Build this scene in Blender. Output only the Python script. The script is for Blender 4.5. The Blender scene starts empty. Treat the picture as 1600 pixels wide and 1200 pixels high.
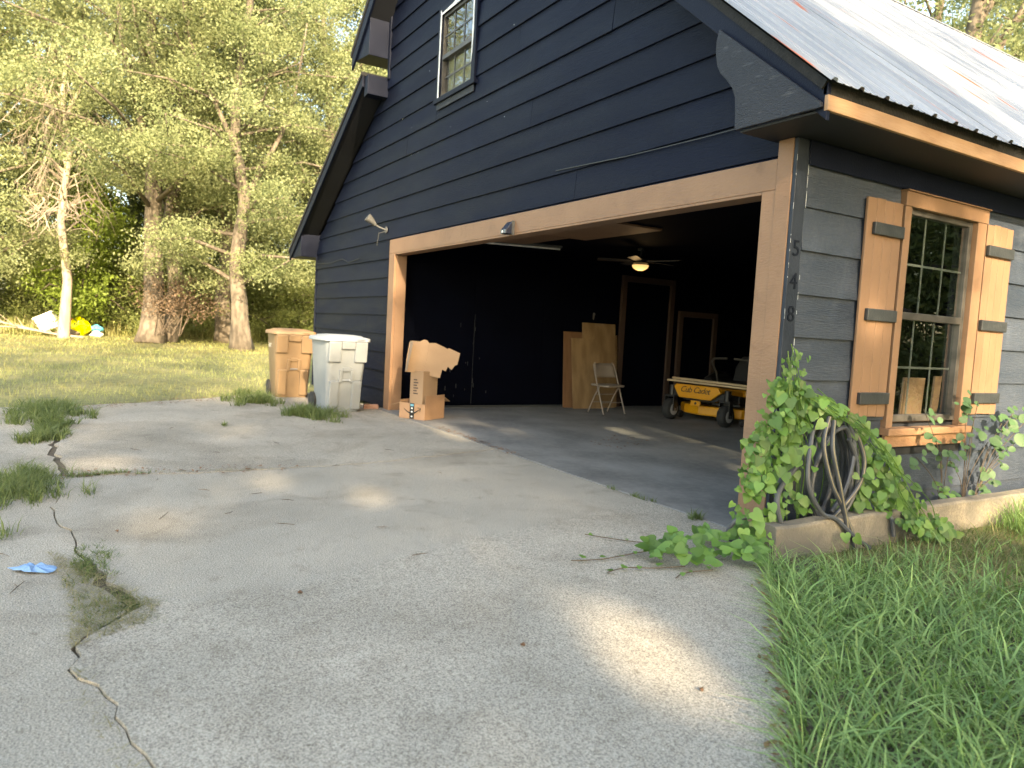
import bpy, bmesh, math, random
import numpy as np
from mathutils import Vector, Matrix, Euler
R_ = math.radians
rnd = random.Random(7)
NP = np.random.default_rng(11)
scene = bpy.context.scene
COL = scene.collection

# ------------------------------------------------------------------ camera, sky, sun, exposure
cam_d = bpy.data.cameras.new('camera'); cam = bpy.data.objects.new('camera', cam_d); COL.objects.link(cam)
cam_d.sensor_width = 36.0; cam_d.lens = 1135.12/1600*36.0
cam_d.clip_start = 0.05; cam_d.clip_end = 900
_r = Vector((0.51223867, 0.85710886, 0.05455217)); _u = Vector((-0.09154917, -0.00866401, 0.99576287)); _f = Vector((-0.85394982, 0.51506246, -0.07402956))
M = Matrix.Identity(4)
for i in range(3):
    M[i][0] = _r[i]; M[i][1] = _u[i]; M[i][2] = -_f[i]
M[0][3], M[1][3], M[2][3] = 3.0007, -3.7489, 1.2
cam.matrix_world = M
scene.camera = cam
cam_d.dof.use_dof = True; cam_d.dof.focus_distance = 4.6; cam_d.dof.aperture_fstop = 2.8

SUN = Vector((0.884, -0.187, 0.430)).normalized()      # towards the sun
sun_el = math.asin(SUN.z); sun_az = math.atan2(SUN.x, SUN.y)
world = bpy.data.worlds.new('World'); scene.world = world; world.use_nodes = True
wn = world.node_tree; wn.nodes.clear()
wo = wn.nodes.new('ShaderNodeOutputWorld'); wb = wn.nodes.new('ShaderNodeBackground'); ws = wn.nodes.new('ShaderNodeTexSky')
ws.sky_type = 'NISHITA'; ws.sun_disc = False; ws.sun_elevation = sun_el; ws.sun_rotation = sun_az
ws.air_density = 1.0; ws.dust_density = 1.6; ws.ozone_density = 1.0
wb.inputs['Strength'].default_value = 0.15
wn.links.new(ws.outputs[0], wb.inputs[0]); wn.links.new(wb.outputs[0], wo.inputs[0])
sd = bpy.data.lights.new('sun', 'SUN'); so = bpy.data.objects.new('sun', sd); COL.objects.link(so)
sd.energy = 2.65; sd.angle = R_(0.8); sd.color = (1.0, 0.87, 0.70)
so.rotation_euler = SUN.to_track_quat('Z', 'Y').to_euler(); so.location = (20, -5, 30)
vs = scene.view_settings
vs.view_transform = 'Standard'; vs.look = 'None'; vs.gamma = 1.0; vs.exposure = 2.7
vs.use_white_balance = True; vs.white_balance_temperature = 8350; vs.white_balance_tint = 6; vs.use_curve_mapping = False
scene.cycles.max_bounces = 6; scene.cycles.transparent_max_bounces = 12

# ------------------------------------------------------------------ materials
MATS = {}
def pmat(name, c1, c2=None, scale=4.0, stretch=(1, 1, 1), rough=0.6, rough2=None, metal=0.0, spec=0.5, bump=0.0, bscale=60.0, bstretch=None,
         speck=None, speck_scale=150.0, speck_amt=0.5, orand=0.0, island=0.0, lo=0.35, hi=0.65, detail=4.0, coat=0.0):
    m = bpy.data.materials.new(name); m.use_nodes = True; MATS[name] = m
    nt = m.node_tree; N = nt.nodes; L = nt.links
    b = N['Principled BSDF']
    b.inputs['Roughness'].default_value = rough; b.inputs['Metallic'].default_value = metal
    b.inputs['Specular IOR Level'].default_value = spec
    if coat: b.inputs['Coat Weight'].default_value = coat
    geo = N.new('ShaderNodeNewGeometry')
    mp = N.new('ShaderNodeMapping'); mp.inputs['Scale'].default_value = stretch
    L.new(geo.outputs['Position'], mp.inputs['Vector'])
    col = None
    rgb = N.new('ShaderNodeRGB'); rgb.outputs[0].default_value = (*c1, 1); col = rgb.outputs[0]
    if c2 is not None:
        nz = N.new('ShaderNodeTexNoise'); nz.inputs['Scale'].default_value = scale; nz.inputs['Detail'].default_value = detail
        L.new(mp.outputs[0], nz.inputs['Vector'])
        mr = N.new('ShaderNodeMapRange'); mr.inputs['From Min'].default_value = lo; mr.inputs['From Max'].default_value = hi
        L.new(nz.outputs['Fac'], mr.inputs['Value'])
        mx = N.new('ShaderNodeMix'); mx.data_type = 'RGBA'
        mx.inputs[6].default_value = (*c1, 1); mx.inputs[7].default_value = (*c2, 1)
        L.new(mr.outputs[0], mx.inputs[0]); col = mx.outputs[2]
        if rough2 is not None:
            m2 = N.new('ShaderNodeMapRange'); m2.inputs['To Min'].default_value = rough; m2.inputs['To Max'].default_value = rough2
            L.new(mr.outputs[0], m2.inputs['Value']); L.new(m2.outputs[0], b.inputs['Roughness'])
    if speck is not None:
        n2 = N.new('ShaderNodeTexNoise'); n2.inputs['Scale'].default_value = speck_scale; n2.inputs['Detail'].default_value = 3; n2.inputs['Roughness'].default_value = .7
        L.new(geo.outputs['Position'], n2.inputs['Vector'])
        mr = N.new('ShaderNodeMapRange'); mr.inputs['From Min'].default_value = .42; mr.inputs['From Max'].default_value = .62; mr.inputs['To Max'].default_value = speck_amt
        L.new(n2.outputs['Fac'], mr.inputs['Value'])
        mx = N.new('ShaderNodeMix'); mx.data_type = 'RGBA'; mx.inputs[7].default_value = (*speck, 1)
        L.new(mr.outputs[0], mx.inputs[0]); L.new(col, mx.inputs[6]); col = mx.outputs[2]
    if orand or island:
        hs = N.new('ShaderNodeHueSaturation')
        mr = N.new('ShaderNodeMapRange')
        if island:
            L.new(geo.outputs['Random Per Island'], mr.inputs['Value']); a = island
        else:
            oi = N.new('ShaderNodeObjectInfo'); L.new(oi.outputs['Random'], mr.inputs['Value']); a = orand
        mr.inputs['To Min'].default_value = 1-a; mr.inputs['To Max'].default_value = 1+a
        L.new(mr.outputs[0], hs.inputs['Value']); L.new(col, hs.inputs['Color']); col = hs.outputs[0]
    L.new(col, b.inputs['Base Color'])
    if bump:
        n3 = N.new('ShaderNodeTexNoise'); n3.inputs['Scale'].default_value = bscale; n3.inputs['Detail'].default_value = 5
        mp2 = N.new('ShaderNodeMapping'); mp2.inputs['Scale'].default_value = bstretch or (1, 1, 1)
        L.new(geo.outputs['Position'], mp2.inputs['Vector']); L.new(mp2.outputs[0], n3.inputs['Vector'])
        bp = N.new('ShaderNodeBump'); bp.inputs['Strength'].default_value = bump; bp.inputs['Distance'].default_value = .01
        L.new(n3.outputs['Fac'], bp.inputs['Height']); L.new(bp.outputs[0], b.inputs['Normal'])
    return m

def leafmat(name, c1, c2, trans=0.35, var=0.35, rough=0.55, tcol=None, spec=0.3, big=None):
    """leaf or blade: reflection plus light passing through, each leaf a little different"""
    m = bpy.data.materials.new(name); m.use_nodes = True; MATS[name] = m
    nt = m.node_tree; N = nt.nodes; L = nt.links
    b = N['Principled BSDF']; out = N['Material Output']
    b.inputs['Roughness'].default_value = rough; b.inputs['Specular IOR Level'].default_value = spec
    geo = N.new('ShaderNodeNewGeometry')
    mx = N.new('ShaderNodeMix'); mx.data_type = 'RGBA'; mx.inputs[6].default_value = (*c1, 1); mx.inputs[7].default_value = (*c2, 1)
    L.new(geo.outputs['Random Per Island'], mx.inputs[0]); col = mx.outputs[2]
    if big is not None:
        nz = N.new('ShaderNodeTexNoise'); nz.inputs['Scale'].default_value = big[1]; nz.inputs['Detail'].default_value = 3
        L.new(geo.outputs['Position'], nz.inputs['Vector'])
        mr = N.new('ShaderNodeMapRange'); mr.inputs['From Min'].default_value = .45; mr.inputs['From Max'].default_value = .65
        L.new(nz.outputs['Fac'], mr.inputs['Value'])
        m2 = N.new('ShaderNodeMix'); m2.data_type = 'RGBA'; m2.inputs[7].default_value = (*big[0], 1)
        L.new(mr.outputs[0], m2.inputs[0]); L.new(col, m2.inputs[6]); col = m2.outputs[2]
    oi = N.new('ShaderNodeObjectInfo'); hs = N.new('ShaderNodeHueSaturation'); mr = N.new('ShaderNodeMapRange')
    ad = N.new('ShaderNodeMath'); ad.operation = 'ADD'; fr = N.new('ShaderNodeMath'); fr.operation = 'FRACT'
    ml = N.new('ShaderNodeMath'); ml.operation = 'MULTIPLY'; ml.inputs[1].default_value = 7.31
    L.new(geo.outputs['Random Per Island'], ml.inputs[0]); L.new(ml.outputs[0], ad.inputs[0]); L.new(oi.outputs['Random'], ad.inputs[1]); L.new(ad.outputs[0], fr.inputs[0])
    mr.inputs['To Min'].default_value = 1-var; mr.inputs['To Max'].default_value = 1+var
    L.new(fr.outputs[0], mr.inputs['Value']); L.new(mr.outputs[0], hs.inputs['Value']); L.new(col, hs.inputs['Color'])
    L.new(hs.outputs[0], b.inputs['Base Color'])
    tr = N.new('ShaderNodeBsdfTranslucent')
    if tcol:
        mt = N.new('ShaderNodeMix'); mt.data_type = 'RGBA'; mt.inputs[0].default_value = .5; mt.inputs[7].default_value = (*tcol, 1)
        L.new(hs.outputs[0], mt.inputs[6]); L.new(mt.outputs[2], tr.inputs['Color'])
    else:
        L.new(hs.outputs[0], tr.inputs['Color'])
    ms = N.new('ShaderNodeMixShader'); ms.inputs[0].default_value = trans
    L.new(b.outputs[0], ms.inputs[1]); L.new(tr.outputs[0], ms.inputs[2]); L.new(ms.outputs[0], out.inputs['Surface'])
    return m

def glassmat(name, tint=(.9, .93, .92), refl=1.0, ior=1.5, rough=0.0):
    m = bpy.data.materials.new(name); m.use_nodes = True; MATS[name] = m
    nt = m.node_tree; N = nt.nodes; L = nt.links; N.clear()
    out = N.new('ShaderNodeOutputMaterial'); t = N.new('ShaderNodeBsdfTransparent'); g = N.new('ShaderNodeBsdfGlossy'); f = N.new('ShaderNodeFresnel'); ms = N.new('ShaderNodeMixShader')
    t.inputs[0].default_value = (*tint, 1); g.inputs['Color'].default_value = (refl, refl, refl, 1); g.inputs['Roughness'].default_value = rough
    f.inputs['IOR'].default_value = ior
    # gentle waviness of old panes
    geo = N.new('ShaderNodeNewGeometry'); nz = N.new('ShaderNodeTexNoise'); nz.inputs['Scale'].default_value = 3.0; nz.inputs['Detail'].default_value = 1
    bp = N.new('ShaderNodeBump'); bp.inputs['Strength'].default_value = .05; bp.inputs['Distance'].default_value = .02
    L.new(geo.outputs['Position'], nz.inputs['Vector']); L.new(nz.outputs['Fac'], bp.inputs['Height']); L.new(bp.outputs[0], g.inputs['Normal'])
    iv = N.new('ShaderNodeMath'); iv.operation = 'SUBTRACT'; iv.inputs[0].default_value = 1.0; L.new(geo.outputs['Backfacing'], iv.inputs[1]); pr = N.new('ShaderNodeMath'); pr.operation = 'MULTIPLY'; L.new(f.outputs[0], pr.inputs[0]); L.new(iv.outputs[0], pr.inputs[1]); L.new(pr.outputs[0], ms.inputs[0]); L.new(t.outputs[0], ms.inputs[1]); L.new(g.outputs[0], ms.inputs[2]); L.new(ms.outputs[0], out.inputs[0])
    return m

NAVY1 = (.0024, .0048, .0150); NAVY2 = (.0040, .0070, .0195)
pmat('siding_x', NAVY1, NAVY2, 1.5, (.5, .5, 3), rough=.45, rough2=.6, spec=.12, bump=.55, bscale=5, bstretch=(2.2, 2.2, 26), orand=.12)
pmat('navy_trim', NAVY1, NAVY2, 3, rough=.5, spec=.15, bump=.3, bscale=90)
pmat('navy_rough', (.010, .013, .022), (.05, .055, .065), 9, (1, 1, 5), rough=.5, lo=.60, hi=.72, bump=.8, bscale=14, bstretch=(3, 3, 16))
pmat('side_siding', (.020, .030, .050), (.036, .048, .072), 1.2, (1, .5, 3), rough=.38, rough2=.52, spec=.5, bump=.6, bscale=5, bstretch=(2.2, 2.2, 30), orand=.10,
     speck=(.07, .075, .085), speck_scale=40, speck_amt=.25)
pmat('corner_paint', (.012, .018, .030), (.022, .029, .044), 5, rough=.5, spec=.3, bump=.3, bscale=60)
pmat('sheathing', (.006, .008, .012), rough=.8)
pmat('tan_trim', (.215, .118, .068), (.25, .14, .081), 3, (1, 1, 1), rough=.55, bump=.35, bscale=8, bstretch=(4, 4, 10), orand=.03)
pmat('tan_bright', (.185, .108, .066), (.208, .122, .075), 2, rough=.5, bump=.10, bscale=8, bstretch=(4, 4, 4), orand=.05)
pmat('fascia_tan', (.30, .17, .09), (.38, .23, .13), 4, (1, 1, 3), rough=.55, bump=.3, bscale=12, bstretch=(3, 1, 8))
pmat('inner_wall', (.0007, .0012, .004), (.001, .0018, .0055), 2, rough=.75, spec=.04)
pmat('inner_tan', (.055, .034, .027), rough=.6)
pmat('block_black', (.018, .022, .026), (.03, .034, .038), 12, rough=.5, bump=.2, bscale=60)
pmat('white_chip', (.55, .58, .6), (.75, .77, .78), 10, rough=.6)
pmat('bronze_frame', (.03, .028, .026), (.07, .065, .06), 8, rough=.45)
pmat('scuff', (.03, .032, .034), rough=.8)
pmat('screen', (.10, .105, .10), rough=.9)
glassmat('glass', ior=2.3)
glassmat('glass_up', refl=1.0, ior=2.4)
pmat('soffit', (.0045, .0055, .009), (.008, .0095, .014), 2, rough=.6)
pmat('shingle_edge', (.006, .006, .007), (.014, .014, .014), 20, rough=.85, bump=.5, bscale=60)
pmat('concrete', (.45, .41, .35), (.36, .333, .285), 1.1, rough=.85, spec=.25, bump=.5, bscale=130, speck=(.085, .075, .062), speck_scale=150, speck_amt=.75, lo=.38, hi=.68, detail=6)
def stain(m, scale, c, lo, hi, amt):
    nt = m.node_tree; N = nt.nodes; L = nt.links; b = N['Principled BSDF']; src = b.inputs['Base Color'].links[0].from_socket
    g = N.new('ShaderNodeNewGeometry'); n = N.new('ShaderNodeTexNoise'); n.inputs['Scale'].default_value = scale; n.inputs['Detail'].default_value = 7; n.inputs['Roughness'].default_value = .62; n.inputs['Distortion'].default_value = .6
    L.new(g.outputs['Position'], n.inputs['Vector']); r = N.new('ShaderNodeMapRange'); r.inputs[1].default_value = lo; r.inputs[2].default_value = hi; r.inputs[4].default_value = amt; L.new(n.outputs['Fac'], r.inputs[0])
    x = N.new('ShaderNodeMix'); x.data_type = 'RGBA'; x.blend_type = 'MULTIPLY'; x.inputs[7].default_value = (*c, 1); L.new(r.outputs[0], x.inputs[0]); L.new(src, x.inputs[6]); L.new(x.outputs[2], b.inputs['Base Color'])
stain(MATS['concrete'], .8, (.62, .60, .57), .48, .66, .65); stain(MATS['concrete'], 3.7, (.66, .63, .60), .55, .72, .6); stain(MATS['concrete'], 26, (.6, .58, .55), .60, .70, .7)
def aggregate(m):
    nt = m.node_tree; N = nt.nodes; L = nt.links; b = N['Principled BSDF']; src = b.inputs['Base Color'].links[0].from_socket
    g = N.new('ShaderNodeNewGeometry'); v = N.new('ShaderNodeTexVoronoi'); v.inputs['Scale'].default_value = 105; v.inputs['Randomness'].default_value = 1; L.new(g.outputs['Position'], v.inputs['Vector'])
    r = N.new('ShaderNodeMapRange'); r.inputs[1].default_value = .16; r.inputs[2].default_value = .30; r.inputs[3].default_value = 1; r.inputs[4].default_value = 0; L.new(v.outputs['Distance'], r.inputs[0])
    sp = N.new('ShaderNodeSeparateColor'); L.new(v.outputs['Color'], sp.inputs[0])
    r2 = N.new('ShaderNodeMapRange'); r2.inputs[1].default_value = .62; r2.inputs[2].default_value = .70; L.new(sp.outputs[0], r2.inputs[0])
    mu = N.new('ShaderNodeMath'); mu.operation = 'MULTIPLY'; L.new(r.outputs[0], mu.inputs[0]); L.new(r2.outputs[0], mu.inputs[1])
    cr = N.new('ShaderNodeMix'); cr.data_type = 'RGBA'; cr.inputs[6].default_value = (.055, .05, .045, 1); cr.inputs[7].default_value = (.62, .58, .50, 1); L.new(sp.outputs[1], cr.inputs[0])
    x = N.new('ShaderNodeMix'); x.data_type = 'RGBA'; L.new(mu.outputs[0], x.inputs[0]); L.new(src, x.inputs[6]); L.new(cr.outputs[2], x.inputs[7]); L.new(x.outputs[2], b.inputs['Base Color'])
aggregate(MATS['concrete'])
stain(MATS['tan_trim'], 5.0, (.72, .70, .68), .56, .72, .8); stain(MATS['tan_trim'], 38, (.7, .68, .66), .64, .72, .6); stain(MATS['tan_bright'], 6.0, (.82, .80, .78), .58, .72, .8)
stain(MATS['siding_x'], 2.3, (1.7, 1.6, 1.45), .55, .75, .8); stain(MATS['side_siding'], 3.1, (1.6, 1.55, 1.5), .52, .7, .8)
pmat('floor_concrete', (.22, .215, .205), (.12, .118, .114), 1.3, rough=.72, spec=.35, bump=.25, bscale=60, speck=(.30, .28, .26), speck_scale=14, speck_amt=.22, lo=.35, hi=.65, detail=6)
pmat('wall_concrete', (.27, .23, .175), (.12, .11, .095), 4, rough=.9, bump=.7, bscale=70, speck=(.12, .11, .09), speck_scale=60, speck_amt=.5)
pmat('soil', (.045, .036, .026), (.075, .06, .04), 8, rough=.95, bump=.8, bscale=40, speck=(.13, .10, .07), speck_scale=50, speck_amt=.4)
pmat('ground', (.15, .155, .055), (.21, .185, .08), .6, rough=.95, bump=.8, bscale=12, speck=(.06, .075, .025), speck_scale=6, speck_amt=.6)
pmat('plywood_light', (.25, .165, .085), (.185, .115, .055), 3, (3, 3, .7), rough=.7, lo=.4, hi=.6)
pmat('plywood_dark', (.17, .09, .045), (.13, .065, .03), 4, (3, 3, .7), rough=.7)
pmat('cardboard', (.29, .195, .125), (.25, .165, .105), 3, rough=.85, orand=.05)
pmat('cardboard_brown', (.30, .18, .11), (.27, .16, .095), 5, rough=.85)
pmat('tape_black', (.012, .013, .015), rough=.35)
pmat('tape_white', (.6, .62, .62), rough=.5)
pmat('tape_blue', (.10, .28, .38), rough=.5)
pmat('bin_grey', (.19, .21, .23), (.22, .24, .26), 3, rough=.45, bump=.12, bscale=120, spec=.4)
pmat('bin_lid_grey', (.23, .26, .30), (.27, .30, .34), 3, rough=.4, spec=.4)
pmat('bin_tan', (.20, .13, .075), (.23, .15, .085), 3, rough=.45, bump=.12, bscale=120, spec=.4)
pmat('bin_lid_tan', (.26, .165, .09), (.30, .19, .105), 3, rough=.5)
pmat('bin_dark', (.02, .02, .02), rough=.7)
pmat('bin_dark2', (.06, .055, .05), rough=.5)
pmat('number_black', (.007, .010, .017), rough=.6, spec=.1)
pmat('muntin_grey', (.10, .105, .10), rough=.5)
pmat('white_print', (.7, .7, .68), rough=.6)
pmat('metal_grey', (.35, .35, .36), rough=.35, metal=.9)
pmat('lamp_grey', (.075, .075, .075), (.10, .10, .098), 20, rough=.5)
pmat('black_plastic', (.012, .012, .013), rough=.4)
pmat('blue_black', (.018, .024, .045), rough=.2, spec=.6)
pmat('yellow_paint', (.62, .27, .012), (.55, .23, .012), 4, rough=.35, coat=.3)
pmat('rubber', (.018, .018, .018), rough=.8)
pmat('rim_grey', (.30, .30, .31), rough=.5)
pmat('seat_black', (.010, .010, .012), rough=.5)
pmat('lumber', (.50, .38, .24), (.42, .31, .19), 4, (1, 6, 6), rough=.75, orand=.1)
pmat('chair_tan', (.20, .165, .14), (.23, .19, .16), 4, rough=.45, spec=.5)
pmat('hose', (.045, .050, .060), (.065, .071, .082), 6, rough=.42, spec=.5)
pmat('hose_stripe', (.24, .20, .13), rough=.5)
pmat('brick_red', (.22, .12, .09), (.27, .16, .125), 12, rough=.9, bump=.5, bscale=50)
pmat('bark', (.09, .072, .055), (.21, .17, .13), 5, (1.2, 1.2, .5), rough=.95, bump=1.0, bscale=9, bstretch=(2.2, 2.2, .6), orand=.12)
pmat('bark_dead', (.36, .30, .235), (.25, .20, .15), 5, (1.2, 1.2, .4), rough=.95, bump=.6, bscale=10, bstretch=(2, 2, .5))
pmat('bark_dark', (.075, .06, .045), (.13, .105, .08), 5, (1.2, 1.2, .5), rough=.95, bump=.8, bscale=9, bstretch=(2, 2, .5), orand=.15)
pmat('twig', (.075, .055, .04), (.12, .09, .065), 30, rough=.9, orand=.3)
pmat('twig_pale', (.30, .25, .17), rough=.9, orand=.3)
pmat('rag_blue', (.11, .23, .43), (.15, .28, .49), 20, rough=.7)
pmat('plastic_white', (.80, .80, .78), rough=.4)
pmat('plastic_yellow', (.80, .74, .02), rough=.4)
pmat('plastic_red', (.55, .07, .04), rough=.4)
pmat('plastic_blue', (.10, .45, .58), rough=.4)
pmat('stone_grey', (.20, .19, .18), (.26, .25, .23), 6, rough=.9)
pmat('sack_brown', (.17, .13, .10), (.22, .17, .13), 6, rough=.85)
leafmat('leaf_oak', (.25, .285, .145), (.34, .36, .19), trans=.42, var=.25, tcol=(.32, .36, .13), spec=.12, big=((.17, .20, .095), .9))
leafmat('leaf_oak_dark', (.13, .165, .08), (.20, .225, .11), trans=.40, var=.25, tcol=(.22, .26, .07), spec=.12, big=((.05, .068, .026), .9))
leafmat('leaf_shrub', (.13, .17, .055), (.22, .24, .085), trans=.38, var=.35, tcol=(.28, .33, .08))
leafmat('leaf_lime', (.14, .20, .035), (.19, .25, .05), trans=.4, var=.3, tcol=(.27, .36, .05))
leafmat('leaf_brown', (.24, .13, .07), (.16, .09, .055), trans=.25, var=.35)
leafmat('leaf_dead', (.20, .135, .09), (.13, .09, .06), trans=.25, var=.3)
leafmat('leaf_vine', (.055, .14, .034), (.125, .225, .05), trans=.35, var=.4, tcol=(.20, .40, .05), rough=.42, spec=.45)
leafmat('leaf_plant', (.040, .085, .04), (.06, .115, .05), trans=.15, var=.25, tcol=(.14, .28, .05), rough=.5, spec=.2)
leafmat('grass_near', (.135, .245, .085), (.235, .345, .125), trans=.35, var=.35, tcol=(.20, .36, .05), rough=.45, spec=.4)
leafmat('grass_dry', (.28, .24, .12), (.20, .19, .085), trans=.3, var=.3)
leafmat('grass_far', (.26, .30, .10), (.41, .39, .16), trans=.35, var=.35, tcol=(.28, .30, .06), big=((.25, .215, .10), .45))
leafmat('grass_tuft', (.085, .125, .045), (.145, .175, .07), trans=.35, var=.4, tcol=(.2, .3, .06))

def corrugated():
    m = bpy.data.materials.new('roof_metal'); m.use_nodes = True; MATS['roof_metal'] = m
    nt = m.node_tree; N = nt.nodes; L = nt.links; b = N['Principled BSDF']
    geo = N.new('ShaderNodeNewGeometry')
    def noise(scale, st, detail=4):
        mp = N.new('ShaderNodeMapping'); mp.inputs['Scale'].default_value = st; L.new(geo.outputs['Position'], mp.inputs[0])
        n = N.new('ShaderNodeTexNoise'); n.inputs['Scale'].default_value = scale; n.inputs['Detail'].default_value = detail; L.new(mp.outputs[0], n.inputs[0]); return n.outputs['Fac']
    a = noise(3.0, (.25, 6, .25)); mr = N.new('ShaderNodeMapRange'); mr.inputs[1].default_value = .35; mr.inputs[2].default_value = .65; L.new(a, mr.inputs[0])
    mx = N.new('ShaderNodeMix'); mx.data_type = 'RGBA'; mx.inputs[6].default_value = (.26, .275, .30, 1); mx.inputs[7].default_value = (.40, .41, .43, 1); L.new(mr.outputs[0], mx.inputs[0])
    r = noise(1.0, (.55, 34, .55), 3); m2 = N.new('ShaderNodeMapRange'); m2.inputs[1].default_value = .675; m2.inputs[2].default_value = .69; L.new(r, m2.inputs[0])
    mx2 = N.new('ShaderNodeMix'); mx2.data_type = 'RGBA'; mx2.inputs[7].default_value = (.36, .11, .065, 1); L.new(m2.outputs[0], mx2.inputs[0]); L.new(mx.outputs[2], mx2.inputs[6])
    L.new(mx2.outputs[2], b.inputs['Base Color'])
    mm = N.new('ShaderNodeMapRange'); mm.inputs['To Min'].default_value = .45; mm.inputs['To Max'].default_value = 0; L.new(m2.outputs[0], mm.inputs[0]); L.new(mm.outputs[0], b.inputs['Metallic'])
    b.inputs['Roughness'].default_value = .42
corrugated()
def emit(name, c, s):
    m = bpy.data.materials.new(name); m.use_nodes = True; MATS[name] = m
    b = m.node_tree.nodes['Principled BSDF']; b.inputs['Base Color'].default_value = (*c, 1); b.inputs['Emission Color'].default_value = (*c, 1); b.inputs['Emission Strength'].default_value = s
emit('lamp_glow', (1.0, .66, .30), .17)

# ------------------------------------------------------------------ mesh helpers
class MB:
    def __init__(s): s.v = []; s.f = []
    def add(s, v, f):
        o = len(s.v); s.v += [tuple(p) for p in v]; s.f += [tuple(i+o for i in q) for q in f]; return s
    def box(s, x0, x1, y0, y1, z0, z1):
        return s.add([(x0,y0,z0),(x1,y0,z0),(x1,y1,z0),(x0,y1,z0),(x0,y0,z1),(x1,y0,z1),(x1,y1,z1),(x0,y1,z1)],
                     [(0,3,2,1),(4,5,6,7),(0,1,5,4),(1,2,6,5),(2,3,7,6),(3,0,4,7)])
    def hexa(s, p): return s.add(p, [(0,3,2,1),(4,5,6,7),(0,1,5,4),(1,2,6,5),(2,3,7,6),(3,0,4,7)])
    def bar(s, a, b, w, h=None, up=(0,0,1)):
        a = Vector(a); b = Vector(b); d = (b-a).normalized(); h = h or w
        x = d.cross(Vector(up)); x = x.normalized() if x.length > 1e-5 else Vector((1,0,0)); y = x.cross(d)
        P = []
        for c in (a, b):
            for sx, sy in ((-1,-1),(1,-1),(1,1),(-1,1)): P.append(c+x*sx*w/2+y*sy*h/2)
        return s.add(P, [(0,1,2,3),(7,6,5,4),(0,4,5,1),(1,5,6,2),(2,6,7,3),(3,7,4,0)])
    def tube(s, pts, rad, n=8, cap=True):
        pts = [Vector(p) for p in pts]; m = len(pts)
        if not hasattr(rad, '__len__'): rad = [rad]*m
        V = []; F = []; ref = None
        for i, p in enumerate(pts):
            t = (pts[min(i+1, m-1)]-pts[max(i-1, 0)]); t = t.normalized() if t.length > 1e-9 else Vector((0,0,1))
            if ref is None: ref = Vector((0,0,1)) if abs(t.z) < .9 else Vector((1,0,0))
            x = (ref-t*ref.dot(t)); x = x.normalized() if x.length > 1e-6 else t.orthogonal().normalized(); ref = x; y = t.cross(x)
            for k in range(n):
                a = 2*math.pi*k/n; V.append(p+(x*math.cos(a)+y*math.sin(a))*rad[i])
        for i in range(m-1):
            for k in range(n): F.append((i*n+k, i*n+(k+1) % n, (i+1)*n+(k+1) % n, (i+1)*n+k))
        if cap: F.append(tuple(range(n-1, -1, -1))); F.append(tuple((m-1)*n+k for k in range(n)))
        return s.add(V, F)
    def prism(s, poly, axis, a, b):
        """poly in the two other axes (x,z for axis y; y,z for axis x; x,y for axis z)"""
        n = len(poly)
        def P(u, w, c): return (c,u,w) if axis == 'x' else ((u,c,w) if axis == 'y' else (u,w,c))
        V = [P(u,w,a) for u,w in poly]+[P(u,w,b) for u,w in poly]
        F = [tuple(range(n)), tuple(range(2*n-1, n-1, -1))]+[(i, i+n, (i+1) % n+n, (i+1) % n) for i in range(n)]
        return s.add(V, F)
    def loft(s, rings, cap=True):
        n = len(rings[0]); V = [p for r in rings for p in r]; F = []
        for i in range(len(rings)-1):
            for k in range(n): F.append((i*n+k, i*n+(k+1) % n, (i+1)*n+(k+1) % n, (i+1)*n+k))
        if cap: F.append(tuple(range(n-1, -1, -1))); F.append(tuple((len(rings)-1)*n+k for k in range(n)))
        return s.add(V, F)
    def cyl(s, c, r, h, axis='z', n=16):
        c = Vector(c); d = {'x': Vector((1,0,0)), 'y': Vector((0,1,0)), 'z': Vector((0,0,1))}[axis]
        return s.tube([c-d*h/2, c+d*h/2], r, n)
    def build(s, name, mat, parent=None, smooth=False, bevel=0, kind=None, seg=2):
        me = bpy.data.meshes.new(name); me.from_pydata(s.v, [], s.f)
        bm = bmesh.new(); bm.from_mesh(me); bmesh.ops.recalc_face_normals(bm, faces=bm.faces); bm.to_mesh(me); bm.free()
        me.materials.append(MATS[mat]); me.update()
        if smooth is True:
            for p in me.polygons: p.use_smooth = True
            me.set_sharp_from_angle(angle=R_(42))
        o = bpy.data.objects.new(name, me); COL.objects.link(o)
        if parent: o.parent = parent
        if bevel:
            md = o.modifiers.new('bevel', 'BEVEL'); md.width = bevel; md.segments = seg; md.limit_method = 'ANGLE'; md.angle_limit = R_(40)
        if kind: o['kind'] = kind
        return o

def mesh_np(name, V, F, mat, smooth=False):
    """V (n,3) floats, F (m,k) ints, every face with k corners"""
    me = bpy.data.meshes.new(name); V = np.ascontiguousarray(V, np.float32); F = np.ascontiguousarray(F, np.int32)
    m, k = F.shape
    me.vertices.add(len(V)); me.vertices.foreach_set('co', V.ravel())
    me.loops.add(m*k); me.loops.foreach_set('vertex_index', F.ravel())
    me.polygons.add(m); me.polygons.foreach_set('loop_start', np.arange(0, m*k, k, dtype=np.int32)); me.polygons.foreach_set('loop_total', np.full(m, k, np.int32))
    if smooth: me.polygons.foreach_set('use_smooth', np.ones(m, bool))
    me.materials.append(MATS[mat]); me.update(calc_edges=True); me.validate()
    return me
def link(name, me, parent=None, loc=(0,0,0), rot=(0,0,0), sc=1, kind=None):
    o = bpy.data.objects.new(name, me); COL.objects.link(o); o.location = loc; o.rotation_euler = rot
    o.scale = (sc,)*3 if not hasattr(sc, '__len__') else sc
    if parent: o.parent = parent
    if kind: o['kind'] = kind
    return o
def tag(o, label, cat, group=None):
    o['label'] = label; o['category'] = cat
    if group: o['group'] = group
    return o
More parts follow.
